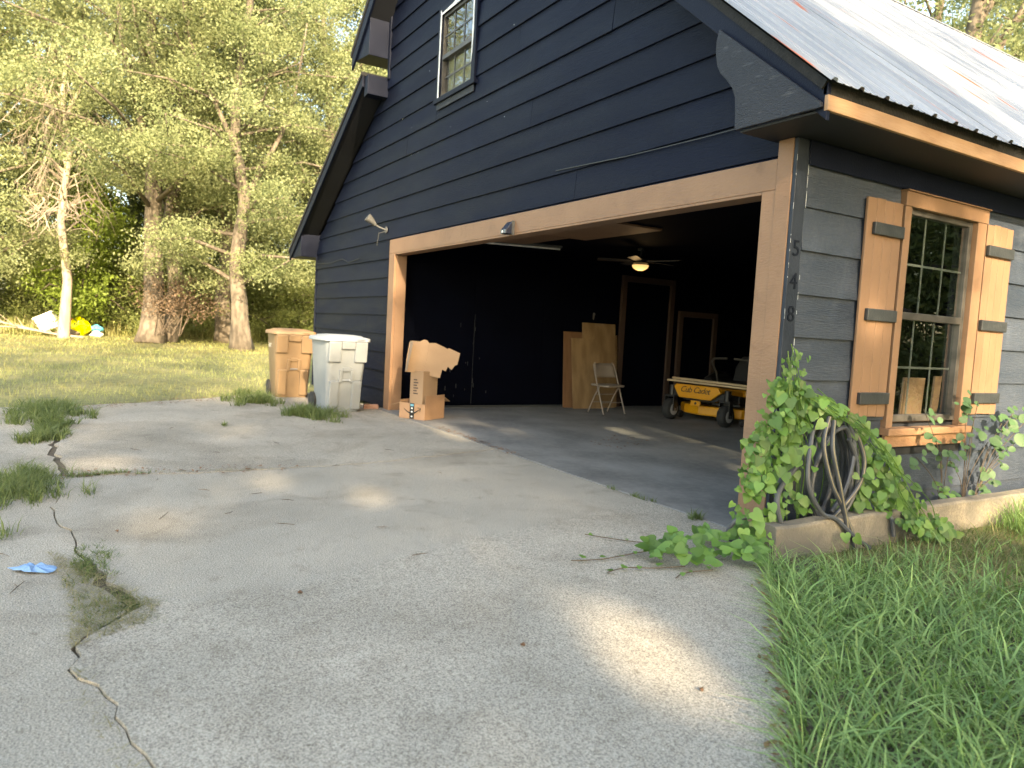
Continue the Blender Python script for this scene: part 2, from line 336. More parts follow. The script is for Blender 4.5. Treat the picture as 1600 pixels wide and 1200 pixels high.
def thing(name, label, cat, loc=(0,0,0), rz=0, group=None):
    o = bpy.data.objects.new(name, None); COL.objects.link(o); o.location = loc; o.rotation_euler = (0,0,rz); o.empty_display_size = .2
    return tag(o, label, cat, group)
def struct(o): o['kind'] = 'structure'; return o
def text_mesh(name, body, size, mat, parent, mw, shear=0.0, extrude=.001, space=1.0, align='CENTER'):
    c = bpy.data.curves.new(name, 'FONT'); c.body = body; c.size = size; c.shear = shear; c.extrude = extrude; c.align_x = align; c.space_character = space; c.resolution_u = 3
    t = bpy.data.objects.new(name, c); COL.objects.link(t); dg = bpy.context.evaluated_depsgraph_get()
    me = bpy.data.meshes.new_from_object(t.evaluated_get(dg)); bpy.data.objects.remove(t); bpy.data.curves.remove(c)
    me.materials.clear(); me.materials.append(MATS[mat]); me.name = name
    me.transform(mw)
    return link(name, me, parent)
def frame_mat(o, xdir, ydir):
    x = Vector(xdir).normalized(); y = Vector(ydir).normalized(); z = x.cross(y)
    m = Matrix.Identity(4)
    for i in range(3): m[i][0] = x[i]; m[i][1] = y[i]; m[i][2] = z[i]; m[i][3] = o[i]
    return m
def inside(poly, x, y):
    c = False; n = len(poly)
    for i in range(n):
        x1, y1 = poly[i]; x2, y2 = poly[i-1]
        if (y1 > y) != (y2 > y) and x < (x2-x1)*(y-y1)/(y2-y1)+x1: c = not c
    return c
def blades(P, h, w, lean, levels=2, ang=None):
    """grass blades as triangles. P (n,3) roots, h heights, w widths, lean sideways travel of the tip"""
    n = len(P); a = NP.uniform(0, 2*np.pi, n) if ang is None else ang; d = np.stack([np.cos(a), np.sin(a), np.zeros(n)], 1)
    side = NP.uniform(-1, 1, n)+a+np.pi/2; sdir = np.stack([np.cos(side), np.sin(side), np.zeros(n)], 1)
    rows = []
    for i in range(levels+1):
        t = i/levels
        c = P+d*(lean*t**1.8)[:, None]; c = c.copy(); c[:, 2] += h*(t-.28*t**3*np.minimum(lean/np.maximum(h, 1e-3), 1.5))
        if i < levels:
            ww = (w*(1-.55*t))[:, None]*sdir*.5; rows += [c-ww, c+ww]
        else: rows.append(c)
    k = len(rows); V = np.stack(rows, 1).reshape(-1, 3); base = np.arange(n)[:, None]*k; T = []
    for i in range(levels-1):
        q = 2*i; T += [(q, q+1, q+3), (q, q+3, q+2)]
    q = 2*(levels-1); T.append((q, q+1, q+2))
    F = (base[:, :, None]+np.array(T)[None]).reshape(-1, 3)
    return V, F

def spline(P, n=10):
    P = [Vector(p) for p in P]; out = []
    for i in range(len(P)-1):
        p0, p1, p2, p3 = P[max(i-1,0)], P[i], P[i+1], P[min(i+2, len(P)-1)]
        for k_ in range(n):
            t = k_/n; out.append(.5*((2*p1)+(-p0+p2)*t+(2*p0-5*p1+4*p2-p3)*t*t+(-p0+3*p1-3*p2+p3)*t**3))
    out.append(P[-1]); return out

# ------------------------------------------------------------------ ground
def gz(x, y):
    z = -0.035
    if x < -26: z += .018*(-26-x) if x > -70 else .8
    return z
def make_ground():
    xs = np.concatenate([np.linspace(-400, -60, 18), np.linspace(-55, -10, 31), np.linspace(-9, 6, 31), np.linspace(8, 400, 30)])
    ys = np.concatenate([np.linspace(-400, -20, 20), np.linspace(-18, 18, 49), np.linspace(20, 400, 20)])
    V = []; F = []
    for j, y in enumerate(ys):
        for i, x in enumerate(xs):
            d = 0 if (-9 < x < 6 and -8 < y < 18) else .03*math.sin(x*.9+y*.4)+.03*math.sin(y*1.1-x*.35)
            V.append((x, y, gz(x, y)+d*.6-(.02 if d else 0)))
    nx = len(xs)
    for j in range(len(ys)-1):
        for i in range(nx-1): F.append((j*nx+i, j*nx+i+1, (j+1)*nx+i+1, (j+1)*nx+i))
    o = link('ground', mesh_np('ground', np.array(V), np.array(F), 'ground', True)); return struct(o)
make_ground()

# concrete drive: slabs parted by real joints and cracks
def jag(pts, step=.12, amp=.02, seed=0):
    r = random.Random(seed); out = [pts[0]]
    for a, b in zip(pts[:-1], pts[1:]):
        d = math.dist(a, b); n = max(1, int(d/step)); nx, ny = -(b[1]-a[1])/max(d, 1e-6), (b[0]-a[0])/max(d, 1e-6)
        for k in range(1, n+1):
            t = k/n; o = r.uniform(-amp, amp) if k < n else r.uniform(-amp, amp)*.5
            out.append((a[0]+(b[0]-a[0])*t+nx*o, a[1]+(b[1]-a[1])*t+ny*o))
    return out
def off(pts, dx, dy): return [(x+dx, y+dy) for x, y in pts]
def slab(poly, parent, top=0.0, thick=.12):
    bm = bmesh.new(); vs_ = [bm.verts.new((x, y, top)) for x, y in poly]; f = bm.faces.new(vs_)
    bmesh.ops.recalc_face_normals(bm, faces=[f])
    if f.normal.z < 0: f.normal_flip()
    top_faces = [f]
    ret = bmesh.ops.extrude_face_region(bm, geom=[f]); 
    for v in [g for g in ret['geom'] if isinstance(g, bmesh.types.BMVert)]: v.co.z += 0.0
    for v in vs_: v.co.z -= thick
    bmesh.ops.recalc_face_normals(bm, faces=bm.faces); bmesh.ops.triangulate(bm, faces=bm.faces)
    me = bpy.data.meshes.new('slab'); bm.to_mesh(me); bm.free(); me.materials.append(MATS['concrete'])
    return link('slab', me, parent)
struct(MB().box(-7.0, 4.9, -7.9, -.14, -.3, -.016).build('soil', 'soil'))
drive = bpy.data.objects.new('driveway', None); COL.objects.link(drive); struct(drive)
# joint lines (x, y)
JA = jag([(-3.25, -.13), (-2.86, -1.6), (-2.80, -3.0), (-2.90, -3.45), (-2.97, -3.80)], .1, .018, 1)          # far joint
JB = jag([(-.98, -.13), (-.72, -1.2), (-.54, -1.97), (-.31, -2.56), (-.17, -3.10), (-.22, -3.50)], .07, .016, 2)   # hairline
JC0 = jag([(-7.15, -3.70), (-6.5, -3.84), (-5.2, -3.86), (-4.1, -3.88), (-2.97, -3.80)], .12, .03, 3)
JC1 = jag([(-2.97, -3.80), (-2.05, -3.86), (-1.2, -3.74), (-.75, -3.66), (-.22, -3.50)], .09, .025, 4)
JC2 = jag([(-.22, -3.50), (0.0, -3.70), (.10, -3.745), (.36, -3.73), (.52, -3.66), (.66, -3.63), (.98, -3.56), (1.6, -3.52), (2.6, -3.7), (4.6, -3.8)], .07, .022, 5)
FR = [(-.98, -.13), (-3.25, -.13)]
slab(off(JA, -.004, 0)+JC0[::-1][1:]+jag([(-7.15, -3.70), (-8.0, -2.1), (-8.55, -1.45), (-8.75, -.5), (-8.6, -.30)], .15, .05, 6)[1:]+[(-6.64, -.06), (-6.62, -.13)], drive, .002)
slab(off(JB, -.003, 0)+JC1[::-1][1:]+off(JA, .006, 0)[::-1][1:]+[], drive, 0.0)
EDGE = jag([(5.0, -5.3), (3.6, -3.95), (2.4, -2.70), (1.74, -1.98), (1.15, -1.30), (.55, -.66), (.30, -.40), (.235, -.30), (.03, -.04)], .1, .018, 8)
slab(off(JB, .003, 0)+JC2[1:]+EDGE+[(0.03, -.13)], drive, .003)
# strip on the far side of the long crack
def gap(x): return .0045+.055*math.exp(-((x+.42)/.42)**2)
slab([(x, y-gap(x)) for x, y in JC2][::-1]+[(x, y-gap(x)-.003) for x, y in JC1][::-1][1:]+jag([(-2.98, -3.9), (-2.9, -4.5), (-2.85, -5.5), (-2.85, -8)], .12, .03, 9)+[(5.0, -8), (5.0, -5.2)], drive, -.006)
slab([(x, y-.05) for x, y in JC0]+jag([(-3.05, -3.92), (-2.96, -4.5), (-2.92, -5.5), (-2.92, -8)], .12, .02, 10)+[(-7.0, -8)]+jag([(-7.0, -8), (-7.1, -5), (-7.15, -3.8)], .15, .04, 11)[1:-1], drive, -.004)
# garage floor
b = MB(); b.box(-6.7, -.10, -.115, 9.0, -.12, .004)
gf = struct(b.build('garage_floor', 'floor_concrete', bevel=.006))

# ------------------------------------------------------------------ garage
gar = thing('garage', 'dark navy lap sided gable garage with tan trim and open front', 'garage')
RX, RZ, SL = -5.05, 7.30, .85            # ridge and roof slope
def g_left(z):
    if z < 2.57: return -10.25
    if z < 4.558: return -10.25+(z-2.57)/.606
    if z < 5.47: return -6.97
    return RX-(7.1-z)/SL
def g_right(z): return min(0.0, RX+(7.1-z)/SL)
WX0, WX1, WZ0, WZ1 = -5.30, -4.30, 3.92, 4.98     # upper window with trim
OX0, OX1, OZ = -6.42, -.224, 2.15                   # door opening
gw = MB()
def gstrip(mb, z0, z1, y0, y1, xa=None, xb=None):
    la, lb = g_left(z0), g_left(z1); ra, rb = g_right(z0), g_right(z1)
    if xa is not None: la = max(la, xa); lb = max(lb, xa)
    if xb is not None: ra = min(ra, xb); rb = min(rb, xb)
    if ra-la < .02: return
    mb.hexa([(la,y0,z0),(ra,y0,z0),(ra,y1,z0),(la,y1,z0),(lb,y0,z1),(rb,y0,z1),(rb,y1,z1),(lb,y1,z1)])
for z0, z1, sp in ((0, 2.15, 'door'), (2.15, 2.57, 0), (2.57, 3.97, 0), (3.97, 4.55, 1), (4.56, 4.93, 1), (4.93, 5.46, 0), (5.47, 7.09, 0)):
    if sp == 'door': gstrip(gw, z0, z1, .001, .12, None, OX0-.02)
    elif sp: gstrip(gw, z0, z1, .001, .12, None, WX0+.06); gstrip(gw, z0, z1, .001, .12, WX1-.06, None)
    else: gstrip(gw, z0, z1, .001, .12)
gw.box(OX1+.02, -.001, .001, .15, 0, 2.15)
gable = gw.build('gable_wall', 'sheathing', gar)
# gable boards, one object each
def gboard(z0, z1, xa=None, xb=None):
    la, lb = g_left(z0), g_left(z1); ra, rb = g_right(z0), g_right(z1)
    if z0 < 4.558 < z1: lb = la+.001 if la > -7 else -6.97
    if xa is not None: la = max(la, xa); lb = max(lb, xa)
    if xb is not None: ra = min(ra, xb); rb = min(rb, xb)
    if ra-la < .03 or rb-lb < .0: return
    t = .026+rnd.uniform(-.002, .003); dz = rnd.uniform(-.003, .003)
    m = MB(); m.hexa([(la,-t,z0+dz),(ra,-t,z0+dz),(ra,0,z0+dz),(la,0,z0+dz),(lb,-.007,z1),(rb,-.007,z1),(rb,0,z1),(lb,0,z1)])
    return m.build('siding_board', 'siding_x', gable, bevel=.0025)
k = -1; PIT = .263
SEAMS = {9: [-2.3], 11: [-7.3], 10: [-1.1, -4.0], 12: [-3.1], 13: [-6.2], 14: [-1.9], 8: [-7.6, -3.3], 6: [-8.9], 4: [-7.5], 15: [-3.4]}
while True:
    k += 1; z0 = .26+PIT*k-PIT; z1 = z0+PIT+.004
    if z0 > 7.0: break
    z0 = max(z0, .02); z1 = min(z1, 7.08)
    xs = [None]
    segs = []
    if z1 < 2.30: segs = [(None, OX0-.20)]
    elif z0 < 2.345: z0 = 2.345; segs = [(None, None)] ; 
    else: segs = [(None, None)]
    if z1 > WZ0+.01 and z0 < WZ1:
        segs = [(None, WX0), (WX1, None)]
        if z0 < WZ0-.09: gboard(z0, WZ0-.056, WX0+.0, WX1-.0)
        if z1 > WZ1+.03: gboard(WZ1+.001, z1, WX0+.0, WX1-.0)
    if z1 > 2.30 and z0 <= 2.346:   # the course cut by the header: a left piece runs on below header level
        m = gboard(.26+PIT*k-PIT, z1, None, OX0-.20)
        segs = [(OX0-.20, None)]
    for a, bb in segs:
        cuts = [c for c in SEAMS.get(k, []) if (a is None or c > a+.3) and (bb is None or c < bb-.3)]
        lim = [a]+cuts+[bb]
        for i in range(len(lim)-1):
            gboard(z0, z1, (lim[i]+.0015 if i > 0 else lim[i]), (lim[i+1]-.0015 if i < len(lim)-2 else lim[i+1]))
m = MB(); rc = random.Random(4)
for q in range(14):
    x = rc.uniform(-6.6, -3.2); z = rc.uniform(3.2, 5.0)
    if WX0-.05 < x < WX1+.05 and z > WZ0-.2: continue
    m.box(x, x+rc.uniform(.004,.009), -.0295, -.0285, z, z+rc.uniform(.004,.010))
m.build('paint_chips', 'white_chip', gar)
# left corner board
MB().box(-10.285, -10.245, -.034, .02, .0, 2.50).build('corner_board', 'navy_trim', gar, bevel=.004)
MB().box(-7.0, -6.93, -.036, -.001, 4.60, 5.45).build('corner_board', 'navy_trim', gar, bevel=.004)
# other walls of the shell
m = MB(); m.box(-.12, -.0, .151, 1.15, 0, 2.44).box(-.12, 0, 1.15, 2.01, 0, .68).box(-.12, 0, 1.15, 2.01, 2.19, 2.44).box(-.12, 0, 2.01, 16, 0, 2.44)
side = m.build('side_wall', 'sheathing', gar)
m = MB(); m.box(-10.25, -10.13, .121, 16, 0, 2.5).box(-10.25, -.0, 16.001, 16.1, 0, 2.5); m.prism([(-10.25, 2.5), (0, 2.5), (RX, 6.9)], 'y', 16.001, 16.1)
m.build('rear_wall', 'navy_trim', gar)
m = MB(); m.box(-6.97, -6.85, .13, 15.9, 2.62, 5.3); m.build('upper_side_wall', 'navy_trim', gar)
# inside
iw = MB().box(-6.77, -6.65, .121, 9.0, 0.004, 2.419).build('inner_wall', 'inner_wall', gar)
for y0, y1 in ((.125, 1.355), (1.362, 2.58), (2.587, 4.1)):
    MB().box(-6.648, -6.640, y0, y1, .06, 2.41).build('wall_panel', 'inner_wall', iw, bevel=.002)
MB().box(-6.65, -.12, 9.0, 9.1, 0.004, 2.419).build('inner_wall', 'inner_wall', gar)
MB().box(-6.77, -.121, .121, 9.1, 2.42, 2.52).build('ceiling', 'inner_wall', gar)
MB().box(-6.4, -.25, .121, .16, 2.16, 2.419).build('inner_wall', 'inner_wall', gar)
MB().box(-.14, -.121, .16, 1.1, 0.004, 2.419).build('inner_wall', 'inner_wall', gar); MB().box(-.14, -.121, 2.05, 9, 0.004, 2.419).build('inner_wall', 'inner_wall', gar)
for x0, x1, y0, y1 in ((-5.95, -4.66, .17, 1.60), (-4.65, -3.22, .17, 1.85)):
    MB().box(x0, x1, y0, y1, 2.395, 2.418).build('ceiling_panel', 'tan_trim', gar, bevel=.002)
m = MB(); rs = random.Random(9)
m.box(-6.6398, -6.6385, 1.356, 1.361, .06, 1.40)
for q in range(16):
    y, z = rs.uniform(.9, 1.7), rs.uniform(.15, 1.45); m.box(-6.6398, -6.6388, y, y+rs.uniform(.004,.014), z, z+rs.uniform(.01,.07))
m.build('scuff_marks', 'scuff', iw)
MB().box(-6.6395, -6.632, .15, 4.1, .004, .035).build('base_strip', 'scuff', gar)
def wall_frame(y0, y1, z0, z1, w, door):
    par = MB().box(-6.665, -6.645, y0+w, y1-w, z0, z1-w).build('door' if door else 'hatch', 'inner_wall', gar)
    for a in ((y0, y0+w, z0, z1), (y1-w, y1, z0, z1), (y0+w, y1-w, z1-w, z1)):
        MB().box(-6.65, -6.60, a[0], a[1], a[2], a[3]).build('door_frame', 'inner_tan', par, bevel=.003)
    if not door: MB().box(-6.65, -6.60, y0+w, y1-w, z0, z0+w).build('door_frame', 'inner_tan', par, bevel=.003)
wall_frame(4.11, 5.30, .006, 2.22, .10, True)
wall_frame(5.44, 6.40, .36, 1.70, .10, False)

# door opening trim
def part(name, mat, parent, *a, bevel=.004): return MB().box(*a).build(name, mat, parent, bevel=bevel)
ot = part('header_trim', 'tan_trim', gar, -6.62, -.119, -.040, -.001, 2.155, 2.345)
part('header_underside', 'tan_trim', gar, OX0, OX1-.001, -.0385, .118, 2.135, 2.1545)
part('post', 'tan_trim', gar, OX1+.001, -.118, -.0395, -.0005, .004, 2.1545)
part('post', 'tan_trim', gar, -.117, -.004, -.044, -.0005, .004, 2.452)
part('post_inner', 'tan_trim', gar, OX1, OX1+.019, .0002, .16, .004, 2.134)
part('jamb', 'tan_trim', gar, -6.62, OX0, -.040, -.0005, .004, 2.1545)
part('jamb_inner', 'tan_bright', gar, OX0-.019, OX0+.001, .0002, .14, .004, 2.134)
# corner board with the house number
part('corner_board', 'corner_paint', gar, -.003, .024, -.040, .066, .004, 2.449)
for ch, z in (('5', 1.80), ('4', 1.60), ('8', 1.40)):
    text_mesh('house_number', ch, .14, 'number_black', gar, frame_mat((.0265, .016, z-.055), (0, 1, 0), (0, 0, 1)), extrude=.0022)

# side wall boards
SP = .267; SZ0 = .184-.267
kk = 0
for kk in range(0, 10):
    z0 = max(.02, SZ0+SP*kk); z1 = SZ0+SP*(kk+1)+.004
    if z0 > 2.42: break
    z1 = min(z1, 2.447)
    if z1-z0 < .02: continue
    segs = [(.068, 16.0)]
    if z1 > .60 and z0 < 2.29: segs = [(.068, 1.075), (2.135, 16.0)]
    for ya, yb in segs:
        cuts = [c for c in {2: [5.2], 3: [.0], 5: [4.4], 7: [3.6], 8: [1.04, 6.0], 1: [3.3]}.get(kk, []) if ya+.2 < c < yb-.2]
        lim = [ya]+cuts+[yb]
        for i in range(len(lim)-1):
            a = lim[i]+(.0015 if i else 0); c = lim[i+1]-(.0015 if i < len(lim)-2 else 0)
            t = .026+rnd.uniform(-.002, .003); dz = rnd.uniform(-.002, .002)
            mm = MB(); mm.hexa([(0,a,z0+dz),(t,a,z0+dz),(t,c,z0+dz),(0,c,z0+dz),(0,a,z1),(.007,a,z1),(.007,c,z1),(0,c,z1)])
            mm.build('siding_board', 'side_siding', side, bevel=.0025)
m = MB(); rc = random.Random(2)
for q in range(20):
    z = rc.uniform(.3, 2.25); L = rc.uniform(.008, .07)**1.0; y = .0665+rc.uniform(-.001,.001); m.hexa([(.0275,y,z),(.0285,y,z),(.0285,y+.0018,z),(.0275,y+.0018,z),(.0262,y+.0005,z+L),(.0272,y+.0005,z+L),(.0272,y+.002,z+L),(.0262,y+.002,z+L)])
for q in range(16):
    z = rc.uniform(.3, 2.4); L = rc.uniform(.006, .05); m.box(.0242, .0250, -.0403, -.0388, z, z+L)
m.build('paint_chips', 'white_chip', gar)
# frieze under soffit
part('frieze_board', 'navy_trim', gar, .0282, .034, .067, 16, 2.30, 2.449)

# side window
win = MB().box(-.08, -.06, 1.155, 2.005, .69, .70).build('window', 'bronze_frame', gar)
def wpart(name, mat, *a, bevel=.003): return MB().box(*a).build(name, mat, win, bevel=bevel)
wpart('casing', 'tan_bright', 0.0005, .050, 1.075, 1.150, .662, 2.188)
wpart('casing', 'tan_bright', 0.0005, .050, 2.012, 2.134, .662, 2.188)
wpart('casing', 'tan_bright', 0.0005, .056, 1.068, 2.140, 2.189, 2.286)
wpart('drip_cap', 'tan_bright', .0005, .070, 1.062, 2.146, 2.287, 2.297)
wpart('sill', 'tan_trim', -.06, .085, 1.062, 2.155, .610, .661, bevel=.006)
wpart('apron', 'tan_trim', .0265, .050, 1.075, 2.140, .525, .609)
for a in ((1.151, 1.185, .70, 2.187), (1.965, 2.011, .70, 2.187), (1.186, 1.964, 2.150, 2.187), (1.186, 1.964, .70, .745)):
    wpart('sash_frame', 'bronze_frame', -.045, .012, *a)
wpart('sash_rail', 'bronze_frame', -.030, .022, 1.186, 1.964, 1.425, 1.475)
wpart('pane', 'glass', -.012, -.008, 1.186, 1.964, 1.475, 2.150, bevel=0)
wpart('pane', 'glass', -.030, -.026, 1.186, 1.964, .745, 1.425, bevel=0)
for z0, z1, x in ((1.475, 2.150, -.0165), (.745, 1.425, -.0345)):
    for t in (1/3, 2/3):
        y = 1.186+.778*t; wpart('muntin', 'muntin_grey', x-.006, x, y-.008, y+.008, z0, z1, bevel=.001)
    zm = (z0+z1)/2; wpart('muntin', 'muntin_grey', x-.006, x-.001, 1.186, 1.964, zm-.008, zm+.008, bevel=.001)
# shutters
for y0, y1 in ((.655, 1.045), (2.150, 2.535)):
    sh = MB().box(.0275, .031, y0+.01, y1-.01, .76, 2.18).build('shutter', 'tan_bright', gar)
    n = 4; w = (y1-y0)/n
    for i in range(n):
        MB().box(.0315, .050, y0+w*i+.0015, y0+w*(i+1)-.0015, .745+rnd.uniform(-.004, .004), 2.193+rnd.uniform(-.004, .004)).build('shutter_board', 'tan_bright', sh, bevel=.003)
    for z in (1.995, 1.432, .872):
        MB().box(.0505, .078, y0+(.06 if y0 < 1 else -.0), y1-(.0 if y0 < 1 else .01), z-.04, z+.04).build('batten_block', 'block_black', sh, bevel=.005)

# upper gable window
uw = MB().box(WX0+.09, WX1-.09, .02, .03, WZ0+.02, WZ0+.06).build('window', 'navy_trim', gar)
def upart(name, mat, *a, bevel=.002): return MB().box(*a).build(name, mat, uw, bevel=bevel)
upart('casing', 'navy_trim', WX1-.085, WX1-.001, -.046, -.0005, WZ0-.0, WZ1)
upart('casing', 'navy_trim', WX0+.001, WX0+.085, -.046, -.0005, WZ0-.0, WZ1)
upart('casing', 'navy_trim', WX0+.086, WX1-.086, -.046, -.0005, WZ1-.09, WZ1)
upart('sill', 'navy_trim', WX0-.03, WX1+.03, -.062, -.0005, WZ0-.055, WZ0-.001)
upart('apron', 'navy_rough', WX0+.02, WX1-.02, -.036, -.0262, WZ0-.13, WZ0-.056)
ix0, ix1 = WX0+.086, WX1-.086
m = MB(); m.add([(WX0+.05,-.0475,WZ0+.01),(WX0+.085,-.0475,WZ0+.0),(WX0+.088,-.0475,WZ1-.06),(WX0+.058,-.0475,WZ1-.03),
                 (WX0+.05,-.045,WZ0+.01),(WX0+.085,-.045,WZ0+.0),(WX0+.088,-.045,WZ1-.06),(WX0+.058,-.045,WZ1-.03)], [(0,1,2,3),(4,5,6,7),(0,1,5,4),(1,2,6,5),(2,3,7,6),(3,0,4,7)])
m.build('unpainted_edge', 'white_chip', uw)
m = MB(); m.prism([(ix1-.004, WZ0+.20), (ix1+.016, WZ0+.30), (ix1+.030, WZ0+.55), (ix1+.022, WZ1-.2), (ix1+.030, WZ1-.02), (ix1-.004, WZ1-.02)], 'y', -.0478, -.0455); m.build('unpainted_edge', 'white_chip', uw)
m = MB(); m.prism([(WX0+.07, WZ1-.075), (ix0+.30, WZ1-.055), (ix0+.42, WZ1-.022), (ix1+.01, WZ1-.02), (ix1+.01, WZ1-.088), (WX0+.07, WZ1-.095)], 'y', -.0479, -.0458); m.build('unpainted_edge', 'white_chip', uw)
for a in ((ix0, ix0+.03, WZ0, WZ1-.09), (ix1-.03, ix1, WZ0, WZ1-.09), (ix0+.031, ix1-.031, WZ0, WZ0+.035), (ix0+.031, ix1-.031, WZ1-.125, WZ1-.091)):
    upart('sash_frame', 'bronze_frame', a[0], a[1], -.02, .03, a[2], a[3])
zr = 4.385
upart('sash_rail', 'bronze_frame', ix0+.031, ix1-.031, -.03, .02, zr-.025, zr+.025)
upart('pane', 'glass_up', ix0+.03, ix1-.03, .0, .004, zr+.025, WZ1-.125, bevel=0)
upart('pane', 'glass', ix0+.03, ix1-.03, .018, .022, WZ0+.035, zr-.025, bevel=0)
upart('blind', 'screen', ix0+.03, ix1-.03, .05, .053, WZ0+.035, zr+.02, bevel=0)
for z0, z1, y in ((zr+.025, WZ1-.125, -.003), (WZ0+.035, zr-.025, .014)):
    for t in (1/3, 2/3):
        x = ix0+.03+(ix1-ix0-.06)*t; upart('muntin', 'bronze_frame', x-.009, x+.009, y-.004, y, z0, z1, bevel=0)
    upart('muntin', 'bronze_frame', ix0+.03, ix1-.03, y-.0035, y-.0005, (z0+z1)/2-.009, (z0+z1)/2+.009, bevel=0)

# ------------------------------------------------------------------ roof (part of the garage)
def roofz(x): return RZ-SL*abs(x-RX)
roof = MB().hexa([(RX,-.36,RZ-.10),(.40,-.36,roofz(.40)-.10),(.40,16,roofz(.40)-.10),(RX,16,RZ-.10),(RX,-.36,RZ-.04),(.43,-.36,roofz(.43)-.035),(.43,16,roofz(.43)-.035),(RX,16,RZ-.04)]).build('roof', 'shingle_edge', gar)
# ribbed steel sheets on the right slope
def panel_mesh():
    prof = []; W = .915; P = W/4
    for i in range(4):
        b0 = i*P
        prof += [(b0, 0), (b0+.012, .019), (b0+.038, .019), (b0+.052, 0), (b0+.098, 0), (b0+.103, .004), (b0+.113, .004), (b0+.118, 0), (b0+.160, 0), (b0+.165, .004), (b0+.175, .004), (b0+.18, 0)]
    prof.append((W+.0, 0))
    d = Vector((1, 0, -SL)).normalized(); n = Vector((SL, 0, 1)).normalized(); Ls = (.485-RX)/d.x
    V = []; nP = len(prof); steps = 6
    for s_ in range(steps+1):
        base = Vector((RX, 0, RZ-.012))+d*(Ls*s_/steps)
        for y, h in prof: V.append(base+n*h+Vector((0, y, 0)))
    F = [(s_*nP+i, s_*nP+i+1, (s_+1)*nP+i+1, (s_+1)*nP+i) for s_ in range(steps) for i in range(nP-1)]
    me = bpy.data.meshes.new('roof_panel'); me.from_pydata(V, [], F); me.materials.append(MATS['roof_metal']); me.update(); return me
pme = panel_mesh()
for i in range(18):
    o = link('roof_panel', pme, roof, (rnd.uniform(-.008, .012), -.40+.915*i, rnd.uniform(-.002, .002)))
    o.location.z += -SL*o.location.x
    md = o.modifiers.new('solid', 'SOLIDIFY'); md.thickness = .0012
MB().prism([(RX-.16, RZ-.125), (RX, RZ+.03), (RX+.16, RZ-.10), (RX+.16, RZ-.108), (RX, RZ+.02), (RX-.16, RZ-.135)], 'y', -.40, 16.1).build('ridge_cap', 'roof_metal', roof)
# left upper plane and lower left plane
MB().hexa([(-7.66,-.36,roofz(-7.66)-.07),(RX,-.36,RZ-.10),(RX,16,RZ-.10),(-7.66,16,roofz(-7.66)-.07),(-7.68,-.36,roofz(-7.68)+.0),(RX,-.36,RZ-.012),(RX,16,RZ-.012),(-7.68,16,roofz(-7.68)+.0)]).build('roof_slope', 'shingle_edge', roof)
def lowz(x): return 2.44+.584*(x+10.95)
MB().hexa([(-10.95,-.36,2.41),(-7.14,-.36,lowz(-7.14)-.03),(-7.14,16,lowz(-7.14)-.03),(-10.95,16,2.41),(-10.97,-.36,2.45),(-7.14,-.36,lowz(-7.14)+.02),(-7.14,16,lowz(-7.14)+.02),(-10.97,16,2.45)]).build('roof_slope', 'shingle_edge', roof)
# barge boards, soffits, eave boxes
def slope_board(name, mat, x0, z0t, x1, z1t, d, y0, y1):
    return MB().hexa([(x0,y0,z0t-d),(x1,y0,z1t-d),(x1,y1,z1t-d),(x0,y1,z0t-d),(x0,y0,z0t),(x1,y0,z1t),(x1,y1,z1t),(x0,y1,z0t)]).build(name, mat, gar, bevel=.004)
slope_board('barge_board', 'navy_trim', RX+.0, RZ-.105, .43, roofz(.43)-.040, .20, -.345, -.315)
slope_board('barge_board', 'navy_trim', -7.64, roofz(-7.64)-.075, RX-.002, RZ-.108, .19, -.345, -.315)
slope_board('barge_board', 'navy_trim', -10.93, lowz(-10.93)-.035, -7.14, lowz(-7.14)-.035, .15, -.345, -.315)
slope_board('rake_soffit', 'soffit', RX, RZ-.24, -.10, roofz(-.10)-.24, .02, -.314, -.002)
slope_board('rake_soffit', 'soffit', -7.0, roofz(-7.0)-.24, RX, RZ-.24, .02, -.314, -.002)
slope_board('rake_soffit', 'soffit', -10.3, lowz(-10.3)-.12, -7.13, lowz(-7.13)-.15, .02, -.314, -.002)
# boxed ends on the left
MB().prism([(-10.90, 2.31), (-10.255, 2.31), (-10.255, 2.80), (-10.90, 2.42)], 'y', -.312, 15.9).build('eave_box', 'navy_trim', gar, bevel=.006)
MB().prism([(-7.58, 4.945), (-7.001, 4.885), (-7.001, 5.50), (-7.60, 5.04)], 'y', -.312, 15.9).build('eave_box', 'navy_trim', gar, bevel=.006)
MB().prism([(-7.14, 4.34), (-7.001, 4.36), (-7.001, 4.62), (-7.14, 4.62)], 'y', -.312, -.002).build('rake_end', 'navy_trim', gar, bevel=.004)
# right eave: soffit, fascia, scrolled bracket
part('soffit', 'soffit', gar, -.16, .412, -.343, 16, 2.452, 2.466, bevel=.002)
part('fascia', 'fascia_tan', gar, .413, .438, -.347, 16, 2.452, 2.535, bevel=.004)
part('drip_board', 'shingle_edge', gar, .400, .425, -.345, 16, 2.536, 2.60, bevel=.003)
m = MB(); m.prism([(-.365, 3.114), (-.381, 3.04), (-.378, 2.96), (-.360, 2.89), (-.328, 2.837), (-.275, 2.785), (-.225, 2.725), (-.196, 2.662), (-.185, 2.56), (-.180, 2.467), (.41, 2.467), (.412, 2.475), (.405, 2.50)], 'y', -.372, -.346)
m.build('scroll_bracket', 'navy_rough', gar, bevel=.004)

